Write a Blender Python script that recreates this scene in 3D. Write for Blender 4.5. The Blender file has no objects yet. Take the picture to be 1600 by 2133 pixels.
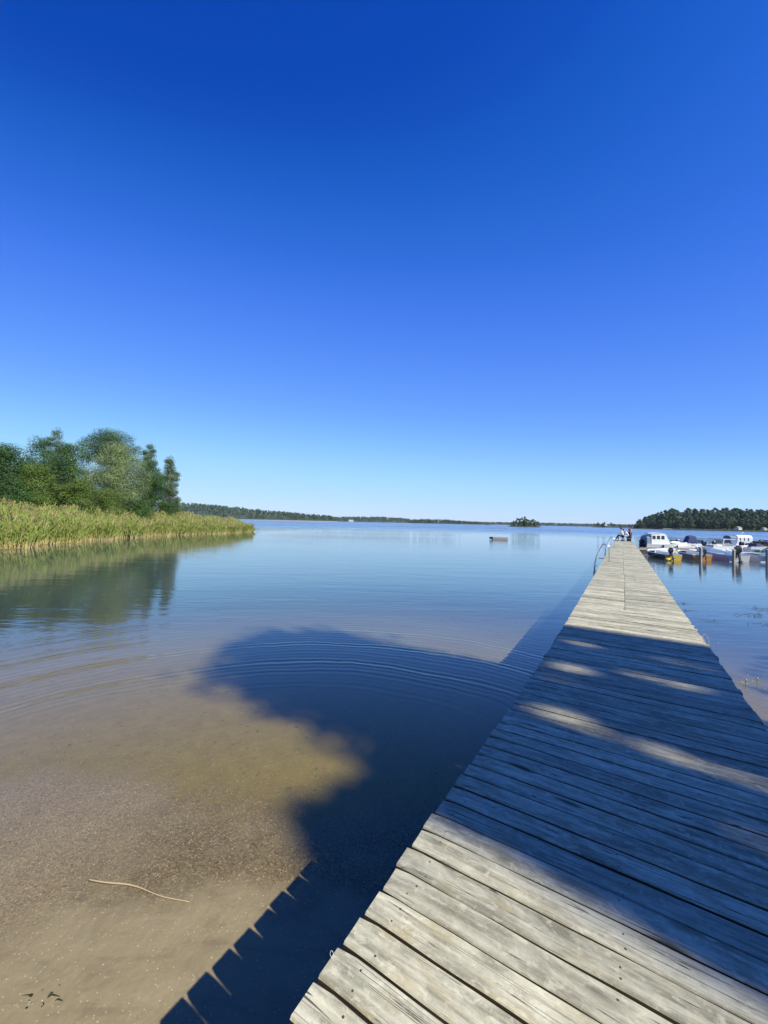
import bpy, bmesh, math, random
import numpy as np
from mathutils import Vector, Matrix
random.seed(7)
RNG = np.random.default_rng(11)
C = bpy.context.scene.collection
sc = bpy.context.scene
R = math.radians

# ------------------------------------------------------------------ camera
CAMZ = 2.15
cam = bpy.data.cameras.new('camera')
cam.sensor_fit = 'HORIZONTAL'; cam.sensor_width = 24.0; cam.lens = 12.015
cam.clip_start = 0.05; cam.clip_end = 9000
camo = bpy.data.objects.new('camera', cam); C.objects.link(camo)
PITCH, ROLL = R(1.5), R(1.2)
camo.matrix_world = Matrix.Translation((0, 0, CAMZ)) @ Matrix.Rotation(math.pi/2 + PITCH, 4, 'X') @ Matrix.Rotation(ROLL, 4, 'Z')
sc.camera = camo

# ------------------------------------------------------------------ pier axes, sun, sky, exposure
TH = math.atan2(497, 801)                       # heading of the pier, right of the view direction
D2 = np.array([math.sin(TH), math.cos(TH)])     # along the pier
N2 = np.array([math.cos(TH), -math.sin(TH)])    # across the pier, to the right
DECK = 0.6
SUN_H = N2*0.975 - D2*0.115
SUN = Vector((SUN_H[0], SUN_H[1], 0.80)).normalized()
sun = bpy.data.lights.new('sun', 'SUN'); sun.energy = 5.0; sun.angle = R(0.53); sun.color = (1.0, 0.945, 0.77)
suno = bpy.data.objects.new('sun', sun); C.objects.link(suno)
suno.rotation_euler = (-SUN).to_track_quat('-Z', 'Y').to_euler(); suno.location = (20, -12, 30)

world = bpy.data.worlds.new('World'); sc.world = world; world.use_nodes = True
wt = world.node_tree; wt.nodes.clear()
sky = wt.nodes.new('ShaderNodeTexSky'); sky.sky_type = 'NISHITA'; sky.sun_disc = False
sky.sun_elevation = math.asin(SUN.z); sky.sun_rotation = math.atan2(SUN.x, SUN.y)
sky.air_density = 1.0; sky.dust_density = 0.0; sky.ozone_density = 3.0
stc = wt.nodes.new('ShaderNodeTexCoord'); sq = wt.nodes.new('ShaderNodeVectorMath'); sq.operation = 'MULTIPLY'; sq.inputs[1].default_value = (0.6, 1, 1)
snm = wt.nodes.new('ShaderNodeVectorMath'); snm.operation = 'NORMALIZE'
wt.links.new(stc.outputs['Generated'], sq.inputs[0]); wt.links.new(sq.outputs[0], snm.inputs[0]); wt.links.new(snm.outputs[0], sky.inputs['Vector'])
sc1 = wt.nodes.new('ShaderNodeVectorMath'); sc1.operation = 'SCALE'; sc1.inputs['Scale'].default_value = 0.1
cur = wt.nodes.new('ShaderNodeRGBCurve')        # deep, saturated summer blue
cm = cur.mapping; cm.use_clip = False
def setcurve(i, pts):
    c = cm.curves[i]
    c.points[0].location = pts[0]; c.points[1].location = pts[-1]
    for p in pts[1:-1]: c.points.new(*p)
    for p in c.points: p.handle_type = 'AUTO_CLAMPED'
setcurve(0, [(0.0, 0.0), (0.061, 0.0004), (0.068, 0.005), (0.078, 0.017), (0.104, 0.050), (0.16, 0.10), (0.35, 0.255), (0.65, 0.38), (1.0, 0.5)])
setcurve(1, [(0.0, 0.0), (0.112, 0.047), (0.121, 0.070), (0.139, 0.104), (0.183, 0.165), (0.27, 0.26), (0.52, 0.485), (0.74, 0.555), (1.0, 0.62)])
setcurve(2, [(0.0, 0.0), (0.222, 0.345), (0.236, 0.395), (0.266, 0.49), (0.335, 0.63), (0.46, 0.71), (0.66, 0.74), (1.0, 0.78)])
cm.update()
sc2 = wt.nodes.new('ShaderNodeVectorMath'); sc2.operation = 'SCALE'; sc2.inputs['Scale'].default_value = 10.0
bg = wt.nodes.new('ShaderNodeBackground'); bg.inputs[1].default_value = 0.1
wo = wt.nodes.new('ShaderNodeOutputWorld')
wt.links.new(sky.outputs[0], sc1.inputs[0]); wt.links.new(sc1.outputs[0], cur.inputs['Color'])
wt.links.new(cur.outputs[0], sc2.inputs[0]); wt.links.new(sc2.outputs[0], bg.inputs[0]); wt.links.new(bg.outputs[0], wo.inputs[0])

sc.view_settings.view_transform = 'Standard'; sc.view_settings.look = 'None'
sc.view_settings.exposure = 0.5; sc.view_settings.gamma = 1.0
try:
    sc.cycles.use_denoising = True
    sc.cycles.max_bounces = 6; sc.cycles.transparent_max_bounces = 12
    sc.cycles.sample_clamp_indirect = 4.0
    sc.cycles.caustics_reflective = False; sc.cycles.caustics_refractive = False
except Exception: pass

HAZE = 0.00005
# ------------------------------------------------------------------ materials
class M:
    """small node-graph helper"""
    def __init__(s, name):
        s.m = bpy.data.materials.new(name); s.m.use_nodes = True
        s.t = s.m.node_tree; s.t.nodes.clear()
        s.out = s.n('OutputMaterial')
    def n(s, typ, **kw):
        nd = s.t.nodes.new('ShaderNode' + typ)
        for k, v in kw.items():
            if k in nd.bl_rna.properties: setattr(nd, k, v)
            else: s.put(nd.inputs[k.replace('_', ' ')], v)
        return nd
    def put(s, sock, v):
        if hasattr(v, 'is_output') and v.is_output: s.t.links.new(v, sock)
        elif hasattr(v, 'bl_rna') and hasattr(v, 'outputs'): s.t.links.new(v.outputs[0], sock)
        else: sock.default_value = v
    def math(s, op, a, b=0.0, c=None, clamp=False):
        nd = s.t.nodes.new('ShaderNodeMath'); nd.operation = op; nd.use_clamp = clamp
        s.put(nd.inputs[0], a); s.put(nd.inputs[1], b)
        if c is not None: s.put(nd.inputs[2], c)
        return nd.outputs[0]
    def vmath(s, op, a, b=(0, 0, 0), scale=None):
        nd = s.t.nodes.new('ShaderNodeVectorMath'); nd.operation = op
        s.put(nd.inputs[0], a); s.put(nd.inputs[1], b)
        if scale is not None: s.put(nd.inputs['Scale'], scale)
        return nd
    def mix(s, f, a, b, blend='MIX'):
        nd = s.t.nodes.new('ShaderNodeMix'); nd.data_type = 'RGBA'; nd.blend_type = blend
        s.put(nd.inputs[0], f); s.put(nd.inputs[6], a); s.put(nd.inputs[7], b)
        return nd.outputs[2]
    def ramp(s, f, stops):
        nd = s.t.nodes.new('ShaderNodeValToRGB'); e = nd.color_ramp.elements
        while len(e) < len(stops): e.new(0.5)
        for q, (p, c) in zip(e, stops): q.position = p; q.color = (*c, 1) if len(c) == 3 else c
        s.put(nd.inputs[0], f); return nd.outputs[0]
    def noise(s, vec, scale, detail=3, rough=0.5, dist=0.0, out=0):
        nd = s.t.nodes.new('ShaderNodeTexNoise'); s.put(nd.inputs['Vector'], vec)
        nd.inputs['Scale'].default_value = scale; nd.inputs['Detail'].default_value = detail
        nd.inputs['Roughness'].default_value = rough; nd.inputs['Distortion'].default_value = dist
        return nd.outputs[out]
    def smooth(s, x, a, b):
        nd = s.t.nodes.new('ShaderNodeMapRange'); nd.interpolation_type = 'SMOOTHSTEP'
        s.put(nd.inputs[0], x); nd.inputs[1].default_value = a; nd.inputs[2].default_value = b
        return nd.outputs[0]
    def coord(s, which='Object'): return s.n('TexCoord').outputs[which]
    def mapping(s, vec, scale=(1, 1, 1), rot=(0, 0, 0), loc=(0, 0, 0)):
        nd = s.t.nodes.new('ShaderNodeMapping'); s.put(nd.inputs[0], vec)
        nd.inputs['Scale'].default_value = scale; nd.inputs['Rotation'].default_value = rot; nd.inputs['Location'].default_value = loc
        return nd.outputs[0]
    def bump(s, h, strength=0.5, distance=0.01, normal=None):
        nd = s.t.nodes.new('ShaderNodeBump'); s.put(nd.inputs['Height'], h)
        nd.inputs['Strength'].default_value = strength; nd.inputs['Distance'].default_value = distance
        if normal is not None: s.put(nd.inputs['Normal'], normal)
        return nd.outputs[0]
    def principled(s, color, rough=0.6, spec=0.5, metal=0.0, normal=None, alpha=None):
        nd = s.t.nodes.new('ShaderNodeBsdfPrincipled')
        s.put(nd.inputs['Base Color'], color); s.put(nd.inputs['Roughness'], rough)
        nd.inputs['Specular IOR Level'].default_value = spec; nd.inputs['Metallic'].default_value = metal
        if normal is not None: s.put(nd.inputs['Normal'], normal)
        s.t.links.new(nd.outputs[0], s.out.inputs[0]); return nd

def paint(name, col, rough=0.4, var=0.12, metal=0.0, spec=0.5, scale=6.0):
    m = M(name); co = m.coord()
    f = m.noise(co, scale, 4, 0.6)
    a = tuple(c*(1-var) for c in col) + (1,); b = tuple(min(1, c*(1+var*0.6)) for c in col) + (1,)
    m.principled(m.mix(f, a, b), rough, spec, metal)
    return m.m

def leaf_mat(name, col, var=0.45, trans=0.35, hue=(1.10, 1.06, 0.80)):
    m = M(name)
    at = m.n('Attribute'); at.attribute_name = 'rnd'
    r = at.outputs['Fac']
    dark = tuple(c*(1-var) for c in col) + (1,); lite = tuple(c*(1+var)*h for c, h in zip(col, hue)) + (1,)
    c = m.mix(r, dark, lite)
    big = m.noise(m.n('NewGeometry').outputs['Position'], 0.35, 2)
    c = m.mix(m.math('MULTIPLY', big, 0.35), c, tuple(x*0.6 for x in col) + (1,))
    d = m.n('BsdfPrincipled'); m.put(d.inputs['Base Color'], c); d.inputs['Roughness'].default_value = 0.55
    d.inputs['Specular IOR Level'].default_value = 0.25
    t = m.n('BsdfTranslucent'); m.put(t.inputs[0], c)
    x = m.n('MixShader'); x.inputs[0].default_value = trans
    m.t.links.new(d.outputs[0], x.inputs[1]); m.t.links.new(t.outputs[0], x.inputs[2]); m.t.links.new(x.outputs[0], m.out.inputs[0])
    return m.m

def make_water():
    m = M('lake_water')
    pos = m.n('NewGeometry').outputs['Position']
    sep = m.n('SeparateXYZ'); m.put(sep.inputs[0], pos)
    dist = m.vmath('LENGTH', pos).outputs['Value']
    # fine breeze ripples, crests across the view
    v1 = m.mapping(pos, (0.55, 1.6, 1), (0, 0, R(-6)))
    n1 = m.noise(v1, 3.2, 3, 0.55, 0.3)
    v2 = m.mapping(pos, (0.28, 1.1, 1), (0, 0, R(4)))
    n2 = m.noise(v2, 0.9, 3, 0.55, 0.4)
    v3 = m.mapping(pos, (0.05, 0.16, 1), (0, 0, R(2)))
    n3 = m.noise(v3, 1.6, 3, 0.6)
    # calm / ruffled patches
    patch = m.noise(m.mapping(pos, (0.010, 0.035, 1), (0, 0, R(3))), 1.0, 3, 0.6)
    patch = m.smooth(patch, 0.40, 0.64)
    far = m.smooth(dist, 70, 150)
    near = m.smooth(dist, 4.5, 11)
    amp1 = m.math('ADD', m.math('MULTIPLY', near, 0.0050), m.math('MULTIPLY', m.math('MULTIPLY', patch, m.smooth(dist, 12, 40)), 0.006))
    amp2 = m.math('MULTIPLY', near, 0.012)
    amp3 = m.math('MULTIPLY', far, m.math('ADD', 0.5, m.math('MULTIPLY', patch, 0.9)))
    lee = m.math('ADD', 0.26, m.math('MULTIPLY', m.smooth(sep.outputs[0], -20, -5), 0.74))      # sheltered by the reeds
    h = m.math('MULTIPLY', m.math('ADD', m.math('MULTIPLY', n1, amp1), m.math('MULTIPLY', n2, amp2)), lee)
    h = m.math('ADD', h, m.math('MULTIPLY', n3, amp3))
    # ring waves running out from beside the pier
    rel = m.vmath('SUBTRACT', pos, (-0.9, 2.0, 0)).outputs[0]
    r = m.vmath('LENGTH', rel).outputs['Value']
    wob = m.math('MULTIPLY', m.noise(m.mapping(pos, (0.5, 0.5, 1)), 1.0, 4, 0.55), 0.42)
    rr = m.math('ADD', r, wob)
    w1 = m.math('SINE', m.math('MULTIPLY', rr, 2*math.pi/0.135))
    w2 = m.math('SINE', m.math('MULTIPLY', rr, 2*math.pi/0.20))
    win = m.math('MULTIPLY', m.smooth(r, 2.6, 3.9), m.math('SUBTRACT', 1.0, m.smooth(r, 4.6, 8.5)))
    gr = m.smooth(m.noise(m.mapping(pos, (0.3, 0.3, 1), loc=(3, 1, 0)), 1.1, 1), 0.12, 0.55)
    pack = m.math('ADD', 0.62, m.math('MULTIPLY', m.math('SINE', m.math('MULTIPLY', rr, 2*math.pi/0.95)), 0.34))
    ring = m.math('MULTIPLY', m.math('MULTIPLY', m.math('ADD', w1, m.math('MULTIPLY', w2, 0.7)), m.math('MULTIPLY', win, pack)), m.math('MULTIPLY', gr, 0.0014))
    h = m.math('ADD', h, ring)
    nrm = m.bump(h, 1.0, 1.0)
    # Schlick reflectance, the same seen from above and from below
    cosi = m.math('ABSOLUTE', m.vmath('DOT_PRODUCT', nrm, m.n('NewGeometry').outputs['Incoming']).outputs['Value'])
    fr = m.math('ADD', 0.02, m.math('MULTIPLY', 0.98, m.math('POWER', m.math('SUBTRACT', 1.0, cosi, clamp=True), 4.1)))
    gl = m.n('BsdfGlossy'); m.put(gl.inputs['Normal'], nrm); gl.inputs['Color'].default_value = (0.96, 0.97, 1, 1)
    m.put(gl.inputs['Roughness'], m.math('ADD', 0.005, m.math('MULTIPLY', far, 0.22)))
    # clear by the beach, cloudier where it is deeper
    deep = m.smooth(dist, 7, 18)
    tr = m.n('BsdfTransparent'); m.put(tr.inputs[0], m.mix(deep, (0.93, 0.90, 0.82, 1), (0.50, 0.53, 0.48, 1)))
    df = m.n('BsdfDiffuse'); df.inputs[0].default_value = (0.060, 0.082, 0.084, 1)
    murk = m.math('ADD', m.math('MULTIPLY', m.smooth(dist, 6.5, 15), 0.90), 0.01)
    b = m.n('MixShader'); m.put(b.inputs[0], murk); m.t.links.new(tr.outputs[0], b.inputs[1]); m.t.links.new(df.outputs[0], b.inputs[2])
    x = m.n('MixShader'); m.put(x.inputs[0], fr); m.t.links.new(b.outputs[0], x.inputs[1]); m.t.links.new(gl.outputs[0], x.inputs[2])
    m.t.links.new(x.outputs[0], m.out.inputs[0])
    return m.m

def make_ground():
    m = M('lake_bed_and_bank')
    pos = m.n('NewGeometry').outputs['Position']
    sep = m.n('SeparateXYZ'); m.put(sep.inputs[0], pos)
    wob = m.math('MULTIPLY', m.math('SUBTRACT', m.noise(pos, 1.3, 4, 0.6), 0.5), 1.3)
    yy = m.math('ADD', sep.outputs[1], wob)
    yy = m.math('ADD', yy, m.math('MULTIPLY', sep.outputs[0], 0.08))
    lobe = m.smooth(m.math('MULTIPLY', sep.outputs[0], -1.0), 1.45, 2.1)
    # sand -> gravel of bark and shell bits -> olive silt -> grey mud
    vor = m.n('TexVoronoi'); m.put(vor.inputs['Vector'], pos); vor.inputs['Scale'].default_value = 105
    vor2 = m.n('TexVoronoi'); m.put(vor2.inputs['Vector'], pos); vor2.inputs['Scale'].default_value = 210
    cell = m.n('SeparateColor'); m.put(cell.inputs[0], vor.outputs['Color'])
    cell2 = m.n('SeparateColor'); m.put(cell2.inputs[0], vor2.outputs['Color'])
    fine = m.noise(pos, 45, 4, 0.7)
    sand = m.mix(fine, (0.285, 0.245, 0.160, 1), (0.365, 0.318, 0.215, 1))
    sand = m.mix(m.smooth(m.noise(pos, 2.2, 4, 0.6), 0.45, 0.75), sand, (0.235, 0.195, 0.135, 1))
    drift = m.noise(m.mapping(pos, (0.8, 2.6, 1), (0, 0, R(-28))), 2.4, 5, 0.62, 0.6)
    sand = m.mix(m.math('MULTIPLY', m.smooth(drift, 0.50, 0.72), 0.55), sand, (0.175, 0.148, 0.098, 1))
    sand = m.mix(m.math('MULTIPLY', m.smooth(drift, 0.44, 0.28), 0.45), sand, (0.40, 0.35, 0.265, 1))
    grav = m.ramp(cell.outputs[0], [(0.0, (0.085, 0.065, 0.032)), (0.35, (0.17, 0.135, 0.070)), (0.8, (0.265, 0.215, 0.118)), (0.96, (0.36, 0.30, 0.175)), (1.0, (0.52, 0.46, 0.31))])
    grav = m.mix(0.35, grav, m.mix(cell2.outputs[1], (0.08, 0.058, 0.030, 1), (0.27, 0.22, 0.135, 1)))
    silt = m.mix(m.noise(pos, 5, 5, 0.65), (0.175, 0.138, 0.036, 1), (0.285, 0.235, 0.075, 1))
    silt = m.mix(m.smooth(m.noise(pos, 18, 3, 0.6), 0.62, 0.75), silt, (0.09, 0.075, 0.03, 1))
    mud = m.mix(m.noise(pos, 1.0, 4, 0.6), (0.180, 0.182, 0.128, 1), (0.232, 0.230, 0.165, 1))
    patchy = m.math('ADD', m.math('MULTIPLY', m.smooth(m.noise(pos, 3.2, 4, 0.65), 0.30, 0.62), 0.75), 0.25)
    grav = m.mix(patchy, m.mix(0.55, sand, grav), grav)
    grav = m.mix(m.math('MULTIPLY', lobe, 0.45), grav, m.mix(cell.outputs[2], (0.20, 0.16, 0.10, 1), (0.46, 0.40, 0.28, 1)))
    c = m.mix(m.smooth(m.math('ADD', yy, m.math('MULTIPLY', lobe, 0.42)), 2.15, 2.55), sand, grav)
    c = m.mix(m.smooth(yy, 2.9, 3.45), c, silt)
    c = m.mix(m.smooth(yy, 4.8, 8.5), c, mud)
    # light scatter of grit everywhere near the beach
    c = m.mix(m.math('MULTIPLY', m.math('GREATER_THAN', cell2.outputs[0], 0.992), m.math('SUBTRACT', 1.0, m.smooth(yy, 3, 5))), c, (0.6, 0.55, 0.45, 1))
    # dry land: grass and trodden earth
    land = m.mix(m.noise(pos, 2.5, 5, 0.65), (0.06, 0.085, 0.025, 1), (0.16, 0.15, 0.07, 1))
    c = m.mix(m.smooth(sep.outputs[2], 0.03, 0.22), c, land)
    gm = m.math('MULTIPLY', m.smooth(yy, 2.1, 2.6), m.math('SUBTRACT', 1.0, m.math('MULTIPLY', m.smooth(yy, 3.0, 3.6), 0.8)))
    hgt = m.math('ADD', m.math('MULTIPLY', m.math('MULTIPLY', cell.outputs[1], gm), 0.010), m.math('MULTIPLY', m.noise(pos, 9, 4, 0.6), 0.012))
    m.principled(c, 0.85, 0.15, normal=m.bump(hgt, 0.8, 1.0))
    return m.m

def make_wood(name='weathered_plank_wood', base=(0.57, 0.55, 0.425), dark=(0.30, 0.28, 0.205), across=False):
    """grey boards with grain along local X; 'rnd' varies board by board"""
    m = M(name); co = m.coord()
    at = m.n('Attribute'); at.attribute_name = 'rnd'; r = at.outputs['Fac']
    off = m.n('CombineXYZ'); m.put(off.inputs[0], m.math('MULTIPLY', r, 37.0)); m.put(off.inputs[2], m.math('MULTIPLY', r, 91.0))
    v = m.vmath('ADD', co, off.outputs[0]).outputs[0]
    sc_ = (1.6, 26, 26) if not across else (26, 1.6, 26)
    g1 = m.noise(m.mapping(v, sc_), 1.4, 5, 0.65, 0.6)
    g2 = m.noise(m.mapping(v, tuple(q*3.2 for q in sc_)), 1.3, 4, 0.7, 0.3)
    blot = m.noise(m.mapping(v, (2.2, 4.5, 4)), 1.7, 5, 0.65, 0.4)
    wide = m.noise(m.mapping(v, (0.9, 9, 9), loc=(4, 2, 6)), 1.5, 4, 0.6, 0.8)
    fine = m.noise(v, 85, 3, 0.7)
    mott = m.noise(m.mapping(v, (9, 14, 14), loc=(1, 8, 3)), 2.0, 5, 0.7, 0.5)
    c = m.mix(m.smooth(g1, 0.34, 0.66), dark + (1,), base + (1,))
    c = m.mix(m.math('MULTIPLY', m.smooth(wide, 0.46, 0.64), 0.70), c, tuple(x*0.50 for x in dark) + (1,))
    c = m.mix(m.math('MULTIPLY', m.smooth(g2, 0.47, 0.72), 0.75), c, tuple(x*0.42 for x in base) + (1,))
    c = m.mix(m.math('MULTIPLY', m.smooth(blot, 0.40, 0.66), 0.62), c, tuple(x*1.20 for x in base) + (1,))
    c = m.mix(m.math('MULTIPLY', m.smooth(m.noise(m.mapping(v, (3, 7, 5), loc=(7, 3, 1)), 1.6, 4, 0.6), 0.52, 0.72), 0.45), c, tuple(x*y for x, y in zip(base, (0.74, 0.62, 0.40))) + (1,))
    c = m.mix(m.math('MULTIPLY', m.smooth(mott, 0.50, 0.70), 0.60), c, tuple(x*1.32 for x in base) + (1,))
    c = m.mix(m.math('MULTIPLY', m.smooth(mott, 0.47, 0.30), 0.55), c, tuple(x*y*0.6 for x, y in zip(base, (0.9, 1.0, 0.85))) + (1,))
    c = m.mix(m.math('MULTIPLY', m.smooth(fine, 0.5, 0.8), 0.28), c, tuple(min(0.8, x*1.4) for x in base) + (1,))
    # knots: dark ovals
    vo = m.n('TexVoronoi'); m.put(vo.inputs['Vector'], m.mapping(v, (1.5, 5.0, 0.01))); vo.inputs['Scale'].default_value = 1.0
    kn = m.math('SUBTRACT', 1.0, m.smooth(m.math('ADD', vo.outputs['Distance'], m.math('MULTIPLY', m.math('SUBTRACT', blot, 0.5), 0.10)), 0.05, 0.15))
    c = m.mix(m.math('MULTIPLY', kn, 0.85), c, (0.10, 0.08, 0.05, 1))
    # cracks along the grain
    ck = m.noise(m.mapping(v, (0.9, 34, 8), loc=(2, 5, 0)), 1.0, 2, 0.5, 0.2)
    crack = m.math('SUBTRACT', 1.0, m.smooth(m.math('ABSOLUTE', m.math('SUBTRACT', ck, 0.44)), 0.004, 0.014))
    crack = m.math('MULTIPLY', crack, m.smooth(blot, 0.45, 0.6))
    c = m.mix(m.math('MULTIPLY', crack, 0.9), c, (0.06, 0.05, 0.04, 1))
    tint = m.mix(r, (0.68, 0.68, 0.68, 1), (1.12, 1.10, 1.06, 1))
    c = m.mix(1.0, c, tint, 'MULTIPLY')
    # weathered faces have silvered; sawn sides brown, darkened to paint shade into the gaps
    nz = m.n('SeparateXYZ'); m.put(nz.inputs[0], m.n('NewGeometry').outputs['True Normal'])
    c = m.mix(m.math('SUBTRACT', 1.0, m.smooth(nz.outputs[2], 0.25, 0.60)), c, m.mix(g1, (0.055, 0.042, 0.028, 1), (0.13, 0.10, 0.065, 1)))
    hh = m.math('ADD', m.math('MULTIPLY', g1, 0.0034), m.math('MULTIPLY', g2, 0.0022))
    hh = m.math('SUBTRACT', hh, m.math('MULTIPLY', crack, 0.002))
    m.principled(c, 0.82, 0.2, normal=m.bump(hh, 0.9, 1.0))
    return m.m

def make_reed():
    m = M('reed_stalks'); at = m.n('Attribute'); at.attribute_name = 'tint'
    c = at.outputs['Color']
    d = m.n('BsdfPrincipled'); m.put(d.inputs['Base Color'], c); d.inputs['Roughness'].default_value = 0.6; d.inputs['Specular IOR Level'].default_value = 0.2
    t = m.n('BsdfTranslucent'); m.put(t.inputs[0], c)
    x = m.n('MixShader'); x.inputs[0].default_value = 0.3
    m.t.links.new(d.outputs[0], x.inputs[1]); m.t.links.new(t.outputs[0], x.inputs[2]); m.t.links.new(x.outputs[0], m.out.inputs[0])
    return m.m

def make_glass():
    m = M('boat_window_glass')
    fr = m.n('Fresnel'); fr.inputs['IOR'].default_value = 1.45
    tr = m.n('BsdfTransparent'); tr.inputs[0].default_value = (0.42, 0.47, 0.52, 1)
    gl = m.n('BsdfGlossy'); gl.inputs['Roughness'].default_value = 0.03
    x = m.n('MixShader'); m.put(x.inputs[0], fr); m.t.links.new(tr.outputs[0], x.inputs[1]); m.t.links.new(gl.outputs[0], x.inputs[2])
    m.t.links.new(x.outputs[0], m.out.inputs[0])
    return m.m

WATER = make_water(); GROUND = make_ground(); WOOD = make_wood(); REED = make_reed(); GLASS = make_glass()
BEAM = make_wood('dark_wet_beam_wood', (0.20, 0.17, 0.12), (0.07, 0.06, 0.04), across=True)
POSTWOOD = paint('grey_post_wood', (0.36, 0.33, 0.29), 0.8, 0.3, scale=14)
WHITE = paint('white_gelcoat', (0.80, 0.80, 0.78), 0.25, 0.06)
OFFWHITE = paint('off_white_gelcoat', (0.66, 0.66, 0.62), 0.3, 0.1)
GREYHULL = paint('grey_gelcoat', (0.54, 0.55, 0.57), 0.35, 0.12)
GREEN = paint('dark_green_hull_paint', (0.045, 0.065, 0.04), 0.35, 0.2)
BROWN = paint('red_brown_hull_paint', (0.21, 0.085, 0.045), 0.4, 0.2)
YELLOW = paint('yellow_hull_paint', (0.72, 0.50, 0.08), 0.4, 0.12)
ORANGE = paint('orange_hull_paint', (0.72, 0.33, 0.07), 0.4, 0.12)
NAVY = paint('navy_canvas', (0.035, 0.05, 0.14), 0.85, 0.25)
GREYCANVAS = paint('grey_blue_canvas', (0.20, 0.25, 0.33), 0.85, 0.2)
LILAC = paint('pale_lilac_cover', (0.5, 0.46, 0.55), 0.8, 0.15)
PALEBLUE = paint('pale_blue_liner', (0.50, 0.62, 0.68), 0.4, 0.08)
TEAL = paint('teal_hull_paint', (0.10, 0.42, 0.40), 0.35, 0.1)
BLACK = paint('black_engine_paint', (0.015, 0.016, 0.02), 0.3, 0.3)
DARKGREY = paint('dark_grey_rubber', (0.05, 0.05, 0.055), 0.7, 0.3)
STEEL = paint('galvanised_tube', (0.62, 0.63, 0.64), 0.32, 0.1, metal=0.75)
NAIL = paint('dull_screw_head', (0.10, 0.10, 0.095), 0.5, 0.3, metal=0.5, scale=60)
ROPE = paint('pale_nylon_cord', (0.70, 0.68, 0.62), 0.7, 0.15, scale=40)
REDPLAST = paint('faded_red_plastic', (0.55, 0.12, 0.10), 0.5, 0.2)
BARK = paint('grey_brown_bark', (0.12, 0.095, 0.07), 0.9, 0.4, scale=5)
BIRCHBARK = paint('white_birch_bark', (0.55, 0.54, 0.50), 0.8, 0.45, scale=4)
PINEBARK = paint('rusty_pine_bark', (0.22, 0.12, 0.065), 0.9, 0.35, scale=4)
STICKWOOD = paint('pale_peeled_wood', (0.62, 0.52, 0.36), 0.7, 0.2, scale=30)
SKIN = paint('skin', (0.55, 0.34, 0.25), 0.5, 0.08)
HAIR = paint('black_hair', (0.012, 0.010, 0.010), 0.5, 0.3)
SHIRT = paint('white_cotton', (0.78, 0.77, 0.75), 0.85, 0.08)
PINK = paint('pink_cotton', (0.60, 0.22, 0.25), 0.85, 0.1)
BLACKCLOTH = paint('black_cotton', (0.015, 0.015, 0.02), 0.85, 0.3)
PALECLOTH = paint('pale_beige_cotton', (0.70, 0.66, 0.60), 0.85, 0.1)
HOUSEWALL = paint('white_house_paint', (0.75, 0.74, 0.70), 0.7, 0.05)
HOUSEROOF = paint('grey_roof_sheet', (0.30, 0.28, 0.27), 0.6, 0.1)
WINDOWDARK = paint('dark_window_glass', (0.03, 0.035, 0.045), 0.1, 0.1)
L_ALDER = leaf_mat('alder_leaves', (0.066, 0.140, 0.044), 0.58)
L_OAK = leaf_mat('oak_leaves', (0.072, 0.136, 0.045), 0.58)
L_WILLOW = leaf_mat('willow_leaves', (0.205, 0.275, 0.140), 0.35)
L_OLIVE = leaf_mat('sallow_leaves', (0.125, 0.195, 0.048), 0.35)
L_BIRCH = leaf_mat('birch_leaves', (0.110, 0.160, 0.085))
L_PINE = leaf_mat('pine_needles', (0.065, 0.125, 0.070), 0.4, 0.15, (1.1, 1.05, 0.9))
L_FAR = leaf_mat('far_forest_needles', (0.058, 0.105, 0.062), 0.38, 0.15, (1.1, 1.1, 0.9))
L_FARD = leaf_mat('far_forest_leaves', (0.095, 0.145, 0.075), 0.35, 0.2)
WEED = leaf_mat('water_weed_leaves', (0.05, 0.06, 0.02), 0.5)
LILYLEAF = leaf_mat('yellowed_pond_leaves', (0.34, 0.33, 0.14), 0.4)

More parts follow.
